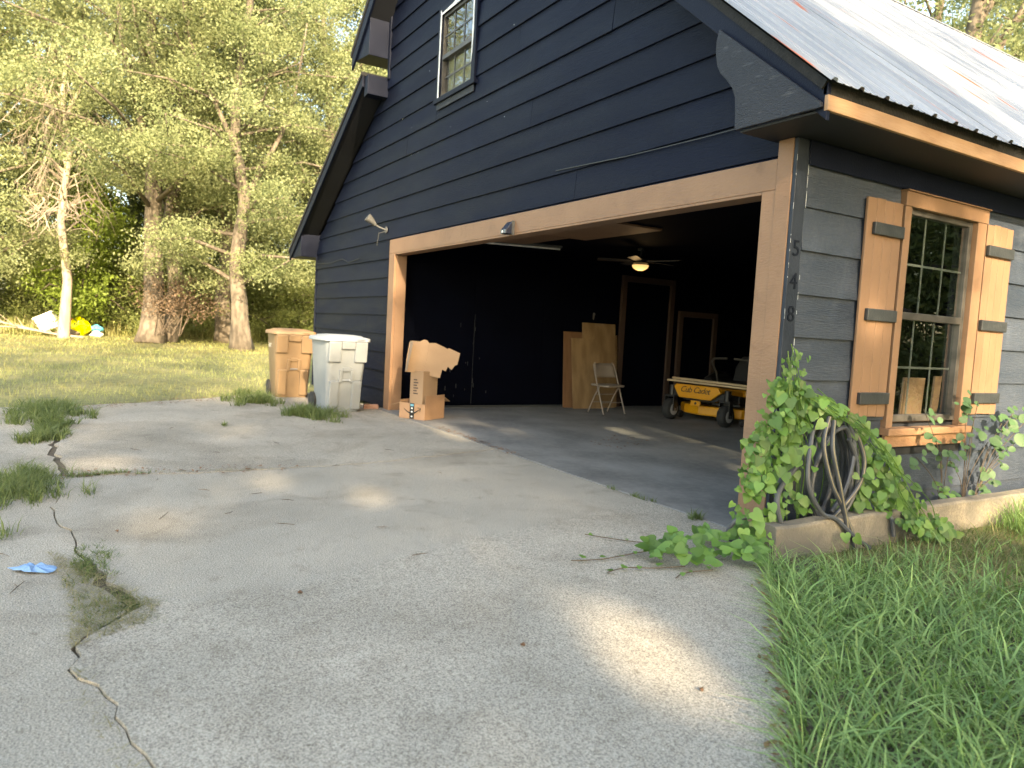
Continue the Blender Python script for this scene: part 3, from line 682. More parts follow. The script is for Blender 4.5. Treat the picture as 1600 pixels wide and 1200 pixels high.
# cable clipped along the siding, and scattered wall fittings
cb = MB(); cb.tube([(-2.6, -.030, 2.66), (-1.6, -.032, 2.615), (-.8, -.032, 2.60), (-.3, -.030, 2.60), (-.2, -.2, 2.52)], .005, 6)
cb.build('cable', 'black_plastic', gar, True)
cb = MB(); cb.tube([(-10.2, -.03, 2.20), (-9.4, -.034, 2.17), (-8.7, -.036, 2.20), (-8.4, -.034, 2.13), (-7.9, -.034, 2.16)], .005, 6); cb.build('cable', 'block_black', gar, True)

# floodlight on the gable
fl = thing('floodlight', 'grey floodlight on an arm on the siding left of the door opening', 'floodlight', (-6.80, -.03, 2.50))
MB().cyl((0, -.006, 0), .045, .012, 'y', 16).build('mount', 'lamp_grey', fl, True)
MB().tube([(0, -.01, 0), (-.02, -.10, .03), (-.03, -.16, .06)], .011, 8).build('arm', 'lamp_grey', fl, True)
MB().tube([(-.03, -.15, .055), (-.036, -.20, .10), (-.040, -.235, .125), (-.043, -.27, .15)], [.022, .042, .055, .062], 14).build('lamp_head', 'lamp_grey', fl, True)
MB().tube([(-.0, -.01, -.02), (.03, -.12, -.06), (-.08, -.10, -.22)], .004, 6).build('wire', 'lamp_grey', fl, True)
# solar sensor light on the header
sl = thing('solar_light', 'small black wedge light fixed on the tan header', 'lamp', (-3.32, -.041, 2.205))
MB().prism([(-.0, -.06), (-.0, .065), (-.025, .065), (-.095, -.02), (-.095, -.06)], 'x', -.055, .055).build('housing', 'blue_black', sl, bevel=.006)
MB().cyl((-.012, -.097, -.04), .012, .006, 'y', 10).build('sensor', 'white_print', sl)
MB().box(.057, .062, -.03, 0, -.07, .07).build('back_plate', 'lamp_grey', sl)

# ------------------------------------------------------------------ inside the garage
fan = thing('ceiling_fan', 'ceiling fan with glowing bowl light inside the dark garage', 'fan', (-4.85, 2.96, 2.42))
MB().cyl((0,0,-.02), .07, .04).build('canopy', 'black_plastic', fan, True)
MB().cyl((0,0,-.075), .013, .09).build('rod', 'black_plastic', fan)
MB().tube([(0,0,-.12),(0,0,-.14),(0,0,-.20),(0,0,-.225)], [.06,.11,.11,.07], 20).build('motor', 'black_plastic', fan, True)
for i in range(5):
    a = R_(20+72*i); c, s = math.cos(a), math.sin(a)
    m = MB(); P = []
    for r, w in ((.12, .03), (.18, .05), (.56, .065), (.60, .05)):
        P.append((r, -w)); 
    for r, w in ((.60, .05), (.56, .065), (.18, .05), (.12, .03)): P.append((r, w))
    n = len(P); V = [(x*c-y*s, x*s+y*c, -.175+y*.18+dz) for dz in (0, .008) for x, y in P]
    m.add(V, [tuple(range(n)), tuple(range(2*n-1, n-1, -1))]+[(k_, k_+n, (k_+1) % n+n, (k_+1) % n) for k_ in range(n)])
    m.build('blade', 'chair_tan' if i in (0, 1) else 'seat_black', fan)
m = MB(); rings = []
for t in range(6):
    a = math.pi/2*t/5; rings.append([(.115*math.cos(a)*math.cos(q) + 0, .115*math.cos(a)*math.sin(q), -.228-.075*math.sin(a)) for q in [2*math.pi*j/20 for j in range(20)]] if t < 5 else [(.004*math.cos(q), .004*math.sin(q), -.303) for q in [2*math.pi*j/20 for j in range(20)]])
m.loft(rings).build('bowl', 'lamp_glow', fan, True)
ld = bpy.data.lights.new('fan_lamp', 'POINT'); ld.energy = .4; ld.color = (1, .7, .4); ld.shadow_soft_size = .1
lo_ = bpy.data.objects.new('fan_lamp', ld); COL.objects.link(lo_); lo_.location = (0, 0, -.40); lo_.parent = fan
st = thing('strip_light', 'pale batten light fixture on the dark garage ceiling', 'lamp', (-5.75, 1.55, 2.42), R_(75))
MB().box(-.6, .6, -.04, .04, -.03, 0).build('batten', 'lamp_grey', st, bevel=.004)
MB().tube([(-.58,0,-.045),(.58,0,-.045)], .013, 10).build('tube', 'white_print', st)

def sheet(name, label, mat, y0, y1, h, xb, lean, t=.012):
    o = thing(name, label, 'plywood', (xb, (y0+y1)/2, .004)); w = (y1-y0)/2
    MB().hexa([(0,-w,0),(t,-w,0),(t,w,0),(0,w,0),(-lean,-w,h),(-lean+t,-w,h),(-lean+t,w,h),(-lean,w,h)]).build('board', mat, o, bevel=.001)
sheet('plywood_sheet', 'reddish brown plywood sheet, leftmost and rearmost of those leaning on the wall', 'plywood_dark', 2.95, 3.45, 1.22, -6.50, .10)
sheet('plywood_sheet', 'tallest plywood sheet leaning against the dark wall behind the folding chair', 'plywood_light', 3.30, 3.98, 1.38, -6.44, .15)
sheet('plywood_sheet', 'narrow plywood strip just showing right of the tallest sheet', 'plywood_light', 3.72, 4.06, 1.20, -6.52, .10)
sheet('plywood_sheet', 'low wide pale plywood sheet in front of the others behind the chair', 'plywood_light', 3.05, 3.62, 1.12, -6.36, .16)
hk = MB(); hk.prism([(3.545, 1.455), (3.565, 1.440), (3.575, 1.50), (3.590, 1.53), (3.575, 1.56), (3.545, 1.55)], 'x', -6.639, -6.625)
tag(hk.build('wall_hook', 'lamp_grey', bevel=.003), 'small pale hook on the dark wall above the plywood', 'hook')

# folding chair
ch = thing('folding_chair', 'tan metal folding chair standing open before the plywood sheets', 'chair', (-5.66, 3.17, .004), R_(4))
for s in (-1, 1):
    y = s*.215
    MB().tube([(.19,y,0),(.10,y,.22),(.0,y,.46),(-.09,y*.98,.68),(-.12,y*.93,.75),(-.128,y*.78,.775)], .011, 8).build('front_leg', 'chair_tan', ch, True)
    MB().tube([(-.20,y*.92,0),(-.06,y*.92,.28),(.05,y*.92,.44)], .010, 8).build('rear_leg', 'chair_tan', ch, True)
    for X in (.19, -.20): MB().cyl((X, y*(1 if X > 0 else .92), .010), .014, .02, 'z', 8).build('foot', 'rubber', ch)
m = MB(); V = []; 
for zi, z in enumerate((.56, .60, .66, .72, .765)):
    for yi in range(9):
        y = (yi-4)/4*.205*(1 if z < .72 else (.97 if z < .74 else .80)); V.append((-.045-(z-.56)*.36-.03*(1-(y/.205)**2), y, z))
F = [(r*9+c, r*9+c+1, (r+1)*9+c+1, (r+1)*9+c) for r in range(4) for c in range(8)]
o = m.add(V, F).build('backrest', 'chair_tan', ch, True); md = o.modifiers.new('s', 'SOLIDIFY'); md.thickness = .012
m = MB(); m.prism([(-.17,-.19),(.15,-.20),(.20,-.15),(.20,.15),(.15,.20),(-.17,.19)], 'z', .425, .455); m.build('seat', 'chair_tan', ch, bevel=.01)
for z, X in ((.18, -.11), (.30, -.05)): MB().tube([(X,-.2,z),(X,.2,z)], .007, 6).build('stretcher', 'chair_tan', ch)
MB().tube([(.115,-.215,.19),(.115,.215,.19)], .007, 6).build('stretcher', 'chair_tan', ch)

# zero turn mower, nose towards the door
mo = thing('riding_mower', 'yellow and black zero turn riding mower parked inside beside the post', 'mower', (-4.735, 4.90, .004), R_(10))
def mp(name, mat, mb, sm=False, bv=0): return mb.build(name, mat, mo, sm, bv)
def wheel(c, r, w, rim, name='wheel'):
    t = MB(); x, y, z = c
    t.tube([(x-w/2,y,z),(x-w/2+.015,y,z),(x-w*.25,y,z),(x+w*.25,y,z),(x+w/2-.015,y,z),(x+w/2,y,z)], [r*.80, r*.93, r, r, r*.93, r*.80], 22)
    o = t.build(name, 'rubber', mo, True)
    for s in (-1, 1):
        q = MB(); q.tube([(x+s*(w/2-.004),y,z),(x+s*(w/2+.003),y,z)], [r*.58, r*.55], 18); q.build('rim', rim, o, True)
        q = MB(); q.tube([(x+s*(w/2),y,z),(x+s*(w/2+.02),y,z)], [r*.16, r*.14], 10); q.build('hub', 'metal_grey', o, True)
for s in (-1, 1):
    wheel((s*.47, -.95, .155), .155, .13, 'rim_grey', 'caster_wheel')
    mp('fork', 'black_plastic', MB().box(s*.47-.085, s*.47-.072, -1.0, -.90, .13, .34).box(s*.47+.072, s*.47+.085, -1.0, -.90, .13, .34).box(s*.47-.085, s*.47+.085, -1.0, -.90, .34, .365), bv=.006)
    mp('pivot', 'black_plastic', MB().cyl((s*.47, -.93, .43), .045, .16, 'z', 14), True)
    wheel((s*.50, .35, .28), .28, .24, 'rim_grey', 'rear_wheel')
    mp('fender', 'black_plastic', MB().tube([(s*.50, .62, .50), (s*.50, .45, .62), (s*.50, .25, .63), (s*.50, .02, .55)], .09, 8), True)
    mp('lap_bar', 'bin_dark2', MB().tube([(s*.36, .12, .45), (s*.38, .05, .70), (s*.38, -.10, .88), (s*.30, -.16, .93), (s*.06, -.18, .945)], .016, 8), True)
    mp('frame_arm', 'black_plastic', MB().bar((s*.47, -.93, .46), (s*.30, -.62, .44), .08, .10), bv=.008)
mp('front_beam', 'black_plastic', MB().prism([(-.50,.36),(-.34,.36),(-.26,.32),(.26,.32),(.34,.36),(.50,.36),(.50,.46),(-.50,.46)], 'y', -.94, -.85), bv=.01)
mp('nose_panel', 'yellow_paint', MB().prism([(-.30,.35),(.24,.35),(.33,.42),(.40,.47),(.34,.545),(-.36,.545),(-.40,.50)], 'y', -1.00, -.945), bv=.012)
mp('footrest', 'yellow_paint', MB().hexa([(-.36,-.944,.47),(.36,-.944,.47),(.36,-.35,.40),(-.36,-.35,.40),(-.36,-.944,.535),(.36,-.944,.535),(.36,-.35,.46),(-.36,-.35,.46)]), bv=.01)
text_mesh('lettering', 'Cub Cadet', .125, 'black_plastic', mo, frame_mat((-.03, -1.0025, .435), (1, 0, 0), (0, 0, 1)), shear=.35, extrude=.0015, space=.9)
mp('latch', 'yellow_paint', MB().box(-.10, .06, -.99, -.95, .245, .325), bv=.008); mp('latch_hole', 'black_plastic', MB().cyl((-.01, -.992, .285), .02, .006, 'y', 12))
mp('deck', 'yellow_paint', MB().prism([(-.62,-.10),(-.60,-.52),(-.40,-.70),(-.10,-.78),(.25,-.72),(.52,-.62),(.64,-.30),(.64,.02),(-.30,.05)], 'z', .10, .24), bv=.02)
mp('deck_top', 'black_plastic', MB().prism([(-.40,-.12),(-.38,-.45),(0,-.58),(.38,-.45),(.40,-.1)], 'z', .241, .30), bv=.02)
for X in (-.55, .58): mp('anti_scalp_wheel', 'rubber', MB().cyl((X, -.66 if X > 0 else -.60, .06), .055, .06, 'x', 14), True)
mp('chassis', 'black_plastic', MB().box(-.34, .34, -.40, .80, .28, .44), bv=.02)
mp('engine_cover', 'black_plastic', MB().box(-.33, .33, .46, .95, .44, .74), bv=.05)
mp('body_side', 'yellow_paint', MB().box(-.40, .40, -.34, .0, .40, .50), bv=.02)
sp_ = MB(); sp_.loft([[(-.24,-.12,.50),(.24,-.12,.50),(.24,.36,.50),(-.24,.36,.50)],[(-.25,-.14,.58),(.25,-.14,.58),(.25,.38,.60),(-.25,.38,.60)]]); mp('seat', 'seat_black', sp_, bv=.04)
sp_ = MB(); sp_.loft([[(-.25,.30,.58),(.25,.30,.58),(.25,.40,.58),(-.25,.40,.58)],[(-.26,.37,.80),(.26,.37,.80),(.26,.46,.80),(-.26,.46,.80)],[(-.18,.42,.98),(.18,.42,.98),(.18,.48,.98),(-.18,.48,.98)]]); mp('backrest', 'seat_black', sp_, bv=.03)
# lumber lying across the mower
for i, (z, dy, x0, x1, tl) in enumerate(((.560, -.86, -5.32, -3.55, -.01), (.560, -.77, -5.30, -3.40, -.012), (.590, -.83, -5.34, -3.75, -.012), (.562, -.66, -5.25, -3.15, -.01))):
    o = thing('lumber_board', ['front lower pale board lying across the mower nose', 'second lower pale board lying across the mower behind the front one', 'uppermost pale board on top of the stack across the mower', 'rear pale board lying across the mower nearest its seat'][i], 'lumber', (x0, 4.04+dy*.18+.16+i*.0, z), R_(9))
    L_ = x1-x0
    MB().hexa([(0,dy*.0+.0+i*.07,0),(L_,i*.07,tl*1.5),(L_,.06+i*.07,tl*1.5),(0,.06+i*.07,0),(0,i*.07,.026),(L_,i*.07,.026+tl*1.5),(L_,.06+i*.07,.026+tl*1.5),(0,.06+i*.07,.026)]).build('board', 'lumber', o, bevel=.002)
# boards seen behind the side window
for lb, y0, y1, h in (('wide orange brown board standing behind the lower window pane', 1.43, 1.70, .31), ('narrow orange brown strip behind the right of the lower window pane', 1.83, 1.92, .325)):
    o = thing('ledge_board', lb, 'board', (-.085, (y0+y1)/2, .701)); w = (y1-y0)/2
    MB().hexa([(0,-w,0),(.015,-w,0),(.015,w,0),(0,w,0),(.012,-w,h),(.027,-w,h),(.027,w,h),(.012,w,h)]).build('panel', 'tan_bright', o, bevel=.001)
MB().box(-.16, -.05, 1.15, 2.01, .681, .6995).build('window_ledge', 'inner_tan', gar)

# ------------------------------------------------------------------ cardboard by the left jamb
ab = thing('cardboard_box', 'open brown cardboard box with black tape and smile print by the left jamb', 'box', (-5.60, .10, .004), R_(30))
# local +x faces right of camera, local -y faces the yard
w2, d2, H = .20, .215, .235
m = MB(); t = .006
m.box(-w2, w2, -d2, -d2+t, 0, H*.86).box(-w2, w2, d2-t, d2, 0, H).box(-w2, -w2+t, -d2+t, d2-t, 0, H).box(w2-t, w2, -d2+t, d2-t, 0, H*1.32).box(-w2, w2, -d2, d2, .0, t)
m.build('carton', 'cardboard_brown', ab)
MB().hexa([(-w2-.17,-d2+.02,H*.62),(-w2,-d2+.02,H*.84),(-w2,d2-.05,H*.95),(-w2-.16,d2-.07,H*.75),(-w2-.17,-d2+.02,H*.63),(-w2,-d2+.02,H*.86),(-w2,d2-.05,H*.97),(-w2-.16,d2-.07,H*.77)]).build('flap', 'cardboard', ab)
MB().hexa([(-w2,d2,H),(w2,d2,H*1.15),(w2,d2+.12,H*.9),(-w2,d2+.12,H*.8),(-w2,d2,H+.006),(w2,d2,H*1.15+.006),(w2,d2+.12,H*.9+.006),(-w2,d2+.12,H*.8+.006)]).build('flap', 'cardboard', ab)
MB().box(-.035, .035, -d2-.0015, -d2-.0002, .004, H*.86).build('tape', 'tape_black', ab)
MB().box(-.026, .026, -d2-.0024, -d2-.0016, H*.70, H*.82).build('tape_label', 'tape_blue', ab)
for z in (.025, .085, .13): MB().box(-.012, .012, -d2-.0024, -d2-.0016, z, z+.018).build('tape_label', 'tape_white', ab)
sm = []
for i in range(13):
    q = i/12; sm.append((-.125+.25*q, -d2-.0028, .125-.055*math.sin(math.pi*min(1, q*1.02))+.01*q))
MB().tube(sm, [.003+.006*math.sin(math.pi*min(q/12, .999)) for q in range(13)], 6).build('smile_mark', 'tape_black', ab)
MB().tube([(.085, -d2-.0028, .150), (.135, -d2-.0028, .148), (.125, -d2-.0028, .105)], .004, 6).build('smile_mark', 'tape_black', ab)
tb = thing('cardboard_box', 'tall narrow brown carton standing in the taped box under torn cardboard', 'box', (-5.62, .12, .014), R_(24))
MB().box(-.11, .11, -.14, .14, 0, .60).build('carton', 'cardboard', tb, bevel=.004)
[MB().box(-.05, .03-.02*(q % 2), -.1415, -.1402, .30+.035*q, .318+.035*q).build('print_mark', 'inner_tan', tb) for q in range(6)]
def torn(name, label, polys, mats, loc, rz, rx=0):
    o = thing(name, label, 'cardboard', loc, rz)
    for (poly, bend), mt in zip(polys, mats):
        m = MB(); n = len(poly)
        V = [(x, bend*x*x+.0+(.004 if s else 0), z) for s in (0, 1) for x, z in poly]
        m.add(V, [tuple(range(n)), tuple(range(2*n-1, n-1, -1))]+[(k_, k_+n, (k_+1) % n+n, (k_+1) % n) for k_ in range(n)]); m.build('panel', mt, o)
    return o
tc = torn('torn_cardboard', 'large crumpled torn cardboard sheet propped on the boxes by the jamb', [
    ([(-.17,.02),(-.16,.18),(-.13,.40),(-.10,.42),(.0,.415),(.05,.44),(.09,.435),(.12,.40),(.10,.22),(.06,.0),(.0,.012)], -.3),
    ([(.0605,.0),(.1005,.22),(.1205,.40),(.20,.405),(.30,.365),(.36,.335),(.37,.35),(.52,.29),(.49,.14),(.46,.13),(.42,.07),(.37,.11),(.345,.05),(.30,.07),(.275,-.04),(.20,-.03)], .02)], ('cardboard', 'cardboard'), (-5.58, .02, .575), R_(62))
MB().hexa([(-.172,-.02,.02),(-.13,-.16,.06),(-.07,-.15,.40),(-.12,-.01,.42),(-.172,-.015,.02),(-.13,-.155,.06),(-.07,-.145,.40),(-.12,-.005,.42)]).build('flap', 'cardboard', tc)

# brick beside the bin
br = MB(); br.box(-.10, .10, -.05, .05, 0, .06); o = tag(br.build('brick', 'brick_red', bevel=.006), 'lone red brick on the concrete at the foot of the dark siding', 'brick'); o.location = (-6.62, -.22, .004); o.rotation_euler = (0, 0, R_(75))

# ------------------------------------------------------------------ wheeled bins (front faces local -y)
def rrect(w, d, z, r=.07, cx=0, cy=0, n=5):
    P = []
    for sx, sy, a0 in ((1,-1,-90),(1,1,0),(-1,1,90),(-1,-1,180)):
        for i in range(n):
            a = R_(a0+90*i/(n-1)); P.append((cx+sx*(w/2-r)+r*math.cos(a), cy+sy*(d/2-r)+r*math.sin(a), z))
    return P
def wbin(label, loc, rz, body, lid, text, sc):
    o = thing('wheeled_bin', label, 'bin', loc, rz, 'wheeled bins by the garage corner'); o.scale = (sc,)*3
    m = MB(); m.loft([rrect(.46,.50,0,.06,0,.03), rrect(.47,.51,.02,.07,0,.03), rrect(.54,.60,.60,.075,0,.01), rrect(.57,.64,.88,.08), rrect(.58,.66,.955,.08)])
    m.build('body', body, o, 'x' and True)
    # front at y = -d/2 ; slope helper
    def fy(z): return -(.25-.03+(z/.955)*(.33-.22))-.004
    def pad(x0, x1, z0, z1, t, nm='panel', mt=body, bv=.012):
        MB().hexa([(x0,fy(z0)-t,z0),(x1,fy(z0)-t,z0),(x1,fy(z0)+.03,z0),(x0,fy(z0)+.03,z0),(x0,fy(z1)-t,z1),(x1,fy(z1)-t,z1),(x1,fy(z1)+.03,z1),(x0,fy(z1)+.03,z1)]).build(nm, mt, o, bevel=bv)
    pad(-.268, -.095, .67, .945, .034, bv=.016); pad(.095, .268, .67, .945, .034, bv=.016); pad(-.094, .094, .845, .945, .033)
    pad(-.225, -.092, .03, .42, .026, bv=.016); pad(.092, .225, .03, .42, .026, bv=.016)
    pad(-.10, -.055, .40, .58, .024, bv=.008); pad(.055, .10, .40, .58, .024, bv=.008); pad(-.0545, .0545, .545, .60, .022, bv=.008)
    MB().tube([(-.064, fy(.43)-.010, .43), (.064, fy(.43)-.010, .43)], .012, 10).build('lift_bar', 'metal_grey' if body == 'bin_tan' else lid, o, True)
    m = MB(); m.loft([rrect(.635,.72,.945,.09), rrect(.645,.73,.950,.09), rrect(.645,.73,.985,.09), rrect(.625,.71,.998,.085), rrect(.50,.58,1.012,.09), rrect(.47,.55,1.024,.09), rrect(.30,.40,1.034,.09)])
    m.build('lid', lid, o, True)
    m = MB(); m.tube([(-.25,.34,.97),(-.25,.43,.985),(.25,.43,.985),(.25,.34,.97)], .016, 8); m.build('handle', lid, o, True)
    MB().box(.10, .22, -.365, -.352, .945, .99).build('lid_grip', lid, o, bevel=.008)
    for s in (-1, 1):
        m = MB(); m.tube([(s*.245-.03,.26,.115),(s*.245+.03,.26,.115)], [.115,.115], 18); w_ = m.build('wheel', 'rubber', o, True)
        MB().cyl((s*.245+s*.031,.26,.115), .05, .006, 'x', 14).build('hub', 'bin_dark', w_)
    MB().tube([(-.25,.26,.115),(.25,.26,.115)], .012, 8).build('axle', 'metal_grey', o)
    if text: text_mesh('print', text, .055, 'white_print', o, frame_mat((0, fy(.90)-.0235, .885), (1,0,0), (0,.11,1)), extrude=.0008)
    t_ = text_mesh('side_number', '3 1 7' if text else '', .09, 'white_print', o, frame_mat((-.29, .05, .74), (0,-1,0), (-.05,0,1)), extrude=.0008) if text else None
    return o
wbin('grey wheeled bin standing in front of the dark siding', (-6.51, -.735, .004), R_(90+4), 'bin_grey', 'bin_lid_grey', None, .98)
wbin('tan wheeled bin standing behind the grey bin at the yard edge', (-8.31, -.93, .004), R_(90-2), 'bin_tan', 'bin_lid_tan', 'WASTE PRO', 1.0)

# ------------------------------------------------------------------ low concrete wall, bed, hose, vine
lw = MB(); Y = [-.36+.22*i for i in range(32)]
V = []
for i, y in enumerate(Y):
    j = rnd.uniform(-.006, .006); V += [(.235+j,y,-.2),(.345+j,y,-.2),(.342+j,y,.160+rnd.uniform(-.004,.004)),(.330+j,y,.172+rnd.uniform(-.004,.004)),(.248+j,y,.174+rnd.uniform(-.004,.004)),(.235+j,y,.162)]
F = [(i*6+k_, i*6+(k_+1) % 6, (i+1)*6+(k_+1) % 6, (i+1)*6+k_) for i in range(len(Y)-1) for k_ in range(6)]+[(0,1,2,3,4,5), tuple((len(Y)-1)*6+k_ for k_ in range(5,-1,-1))]
lw.add(V, F); tag(lw.build('low_wall', 'wall_concrete', bevel=.004), 'low weathered concrete edging wall along the planting bed under the window', 'wall')
struct(MB().box(.03, .234, -.02, 7, -.15, .06).build('planting_bed', 'soil'))

ho = thing('garden_hose', 'coiled grey garden hose hung on the wall and tangled in vine', 'hose', (.15, .3, .06))
HP = []
r2 = random.Random(3)
for i in range(7):      # hanging loops
    x = .10+.025*i; cy = .27+r2.uniform(-.05,.05); cz = .44+r2.uniform(-.03,.02); ry = .20+r2.uniform(-.04,.05); rz = .33+r2.uniform(-.05,.04)
    for k_ in range(10):
        a = 2*math.pi*k_/10+math.pi/2; HP.append((x+.0025*k_+r2.uniform(-.006,.006), cy+ry*math.cos(a)*(1-.35*max(0, math.sin(a))), cz+rz*math.sin(a)))
hb = MB(); hb.tube([Vector(p)-Vector((.15,.3,.06)) for p in spline(HP, 5)], .0145, 8); hb.build('hose_coil', 'hose', ho, True)
for i in range(6):     # loops slumped left beside the post
    x = .14+.02*i; r0 = .0+.022*i
    P = [(x, -.02-r0*.3, .52), (x+.02, -.13-r0, .38), (x+.04, -.17-r0, .26), (x+.05, -.12-r0*.8, .13), (x+.03, .0-r0*.5, .055+.01*i), (x, .14, .09+.012*i), (x-.03, .24, .2)]
    hb = MB(); hb.tube([Vector(p)-Vector((.15,.3,.06)) for p in spline(P, 5)], .0145, 8); hb.build('hose_loop', 'hose', ho, True)
for P, mt in (([(.26,.0,.70),(.30,-.07,.50),(.32,-.06,.36),(.335,.05,.22),(.345,.17,.175),(.385,.30,.07),(.42,.42,-.01)], 'hose'),
              ([(.25,.16,.78),(.30,.06,.62),(.33,.12,.40),(.34,.22,.26),(.352,.26,.17),(.365,.28,.03)], 'hose'),
              ([(.27,.18,.76),(.32,.12,.60),(.345,.18,.38),(.35,.25,.20),(.357,.31,.1),(.37,.35,-.02)], 'hose'),
              ([(.25,.42,.70),(.28,.50,.52),(.29,.46,.36),(.29,.30,.22),(.28,.16,.12)], 'hose'),
              ([(.22,.36,.78),(.26,.42,.60),(.28,.35,.36),(.28,.22,.2)], 'hose'),
              ([(.20,-.25,.20),(.10,-.40,.16),(.05,-.42,.05),(.10,-.36,.02)], 'hose'),
              ([(.30,.68,.12),(.355,.72,.14),(.375,.74,.02)], 'hose')):
    hb = MB(); q = [Vector(p)-Vector((.15,.3,.06)) for p in spline(P, 6)]; hb.tube(q, .0145, 8); hb.build('hose_strand', mt, ho, True)
    if P[0][0] in (.27, .25) and P[0][1] < .45: hb = MB(); hb.tube([p+Vector((.0115,-.005,.003)) for p in q], .0038, 5); hb.build('stripe', 'hose_stripe', ho, True)
MB().box(-.13, -.10, -.12, .12, .60, .66).bar((-.12,0,.64), (.02,0,.68), .02).build('hanger', 'black_plastic', ho)

def heart_mesh(name, mat, notch=True):
    if notch: out = [(0,0),(.16,-.12),(.36,-.12),(.50,.06),(.48,.30),(.34,.60),(.14,.88),(0,1.02)]
    else: out = [(0,0),(.20,.06),(.38,.22),(.46,.46),(.38,.72),(.20,.92),(0,1.02)]
    V = []; F = []
    n = len(out)
    for i, (x, y) in enumerate(out): V.append((0, y if i in (0, n-1) else max(0, y)*1.0, -.03*(y-.3)**2))
    rr = len(V)
    for s in (1, -1):
        b0 = len(V)
        for i, (x, y) in enumerate(out[1:-1]): V.append((s*x, y, .16*abs(x)-.10*(y-.4)**2))
        for i in range(n-1):
            a = i; c = i+1
            L = [a, c]
            if c < n-1: L.append(b0+c-1)
            if a > 0: L.append(b0+a-1)
            F.append(tuple(L) if s < 0 else tuple(reversed(L)))
    me = bpy.data.meshes.new(name); me.from_pydata(V, [], F); me.materials.append(MATS[mat])
    for p in me.polygons: p.use_smooth = True
    me.update(); return me
H1 = heart_mesh('leaf', 'leaf_vine'); O1 = heart_mesh('leaf', 'leaf_plant', False); O2 = heart_mesh('leaf', 'leaf_vine', False)
def face_rot(n, up, spin):
    """leaf lies in its xy plane, tip along +y; normal n, tip roughly towards up"""
    n = Vector(n).normalized(); y = Vector(up); y = (y-n*y.dot(n)); y = y.normalized() if y.length > 1e-4 else n.orthogonal(); x = y.cross(n)
    return (Matrix((x, y, n)).transposed() @ Matrix.Rotation(spin, 3, 'Z')).to_euler()
VO = [(-.2,1.14),(.03,.93),(.36,.83),(.6,.72),(.8,.57),(.95,.31),(1.17,.12),(1.32,-.02),(.94,.0),(.62,.16),(.51,.22),(.31,.07),(0,.1),(-.4,.1),(-.61,.12),(-.58,.3),(-.49,.48),(-.46,.66),(-.3,.83),(-.26,1.02)]
VH = [(.06,.74),(.27,.77),(.45,.63),(.53,.3),(.29,.19),(.04,.21),(-.09,.53)]
vi = thing('climbing_vine', 'bright green heart leaved vine draped over the hose at the corner', 'vine', (.2, .3, .05))
cnt = 0; tries = 0; r4 = random.Random(21)
while cnt < 290 and tries < 9000:
    tries += 1; y = r4.uniform(-.62, 1.33); z = r4.uniform(-.02, 1.15)
    if not inside(VO, y, z): continue
    if inside(VH, y, z) and r4.random() > .10: continue
    if y < -.12 and z < .45 and r4.random() < .55: continue
    if z < .20 and -.38 < y < .62 and r4.random() < .88: continue
    dn = max(0, .75-z); x = .20+.10*dn+r4.uniform(-.05, .08)+(.10 if y > .6 else 0)*(1-z)
    s = r4.choice((.026, .036, .044, .050, .056, .064))*r4.uniform(.9, 1.1)*(1 if z < .95 else .6)
    if z < .16 and .235 < x < .37 and y > -.36: x += .14
    nrm = (1+r4.uniform(-.5,.3), -.55+r4.uniform(-.6,.5), .55+r4.uniform(-.5,.5)); tip = (.25, r4.uniform(-.5,.6), -1+r4.uniform(0,.7))
    link('leaf', H1, vi, (x-.2, y-.3, z-.05), face_rot(nrm, tip, r4.uniform(-.5,.5)), (s*1.15, s*1.15, s)); cnt += 1
sb = MB()
for i in range(15):
    y0 = r4.uniform(-.1,.5); P = [(.16,y0*.5,.06),(.2+r4.uniform(-.04,.06),y0*.6-.1,.5),(.24,-.17+r4.uniform(-.05,.08),.9),(.22,-.20+r4.uniform(-.04,.05),1.1+r4.uniform(0,.12))] if i < 9 else \
        [(.22,-.1+r4.uniform(-.1,.2),.95),(.28,.2+r4.uniform(-.1,.1),.82),(.34,.55+r4.uniform(-.1,.15),.6),(.40,.85+r4.uniform(-.1,.2),.25),(.45,1.0+r4.uniform(-.1,.3),.02)]
    sb.tube([Vector(p)-Vector((.2,.3,.05)) for p in spline(P, 5)], .003, 5)
sb.build('stem', 'leaf_vine', vi, True)
VX = []; VF = []; hv = np.array([v.co[:] for v in H1.vertices]); hf = [tuple(p.vertices) for p in H1.polygons]
tries = 0
while len(VX) < 850*len(hv) and tries < 20000:
    tries += 1; y = r4.uniform(-.55, 1.30); z = r4.uniform(.0, 1.0)
    if not inside(VO, y, z) or inside(VH, y, z) or (y < 0 and z < .4 and r4.random() < .6): continue
    if z < .20 and -.38 < y < .66: continue
    x = .17+.10*max(0, .75-z)+r4.uniform(-.06, .05)+(.08 if y > .6 else 0)*(1-z)
    if z < .16 and .22 < x < .37: x += .15
    s_ = r4.uniform(.025, .056); e = face_rot((1+r4.uniform(-.5,.3), -.5+r4.uniform(-.6,.5), .5+r4.uniform(-.5,.5)), (.25, r4.uniform(-.6,.6), -1+r4.uniform(0,.8)), r4.uniform(-.6,.6)).to_matrix()
    o_ = len(VX)
    for p in hv: q = e @ (Vector(p)*s_); VX.append((q.x+x-.2, q.y+y-.3, q.z+z-.05))
    VF += [tuple(i_+o_ for i_ in f_) for f_ in hf]
me = bpy.data.meshes.new('foliage'); me.from_pydata(VX, [], VF); me.materials.append(MATS['leaf_vine']); me.update(); [setattr(p, 'use_smooth', True) for p in me.polygons]
link('foliage', me, vi, kind='stuff')
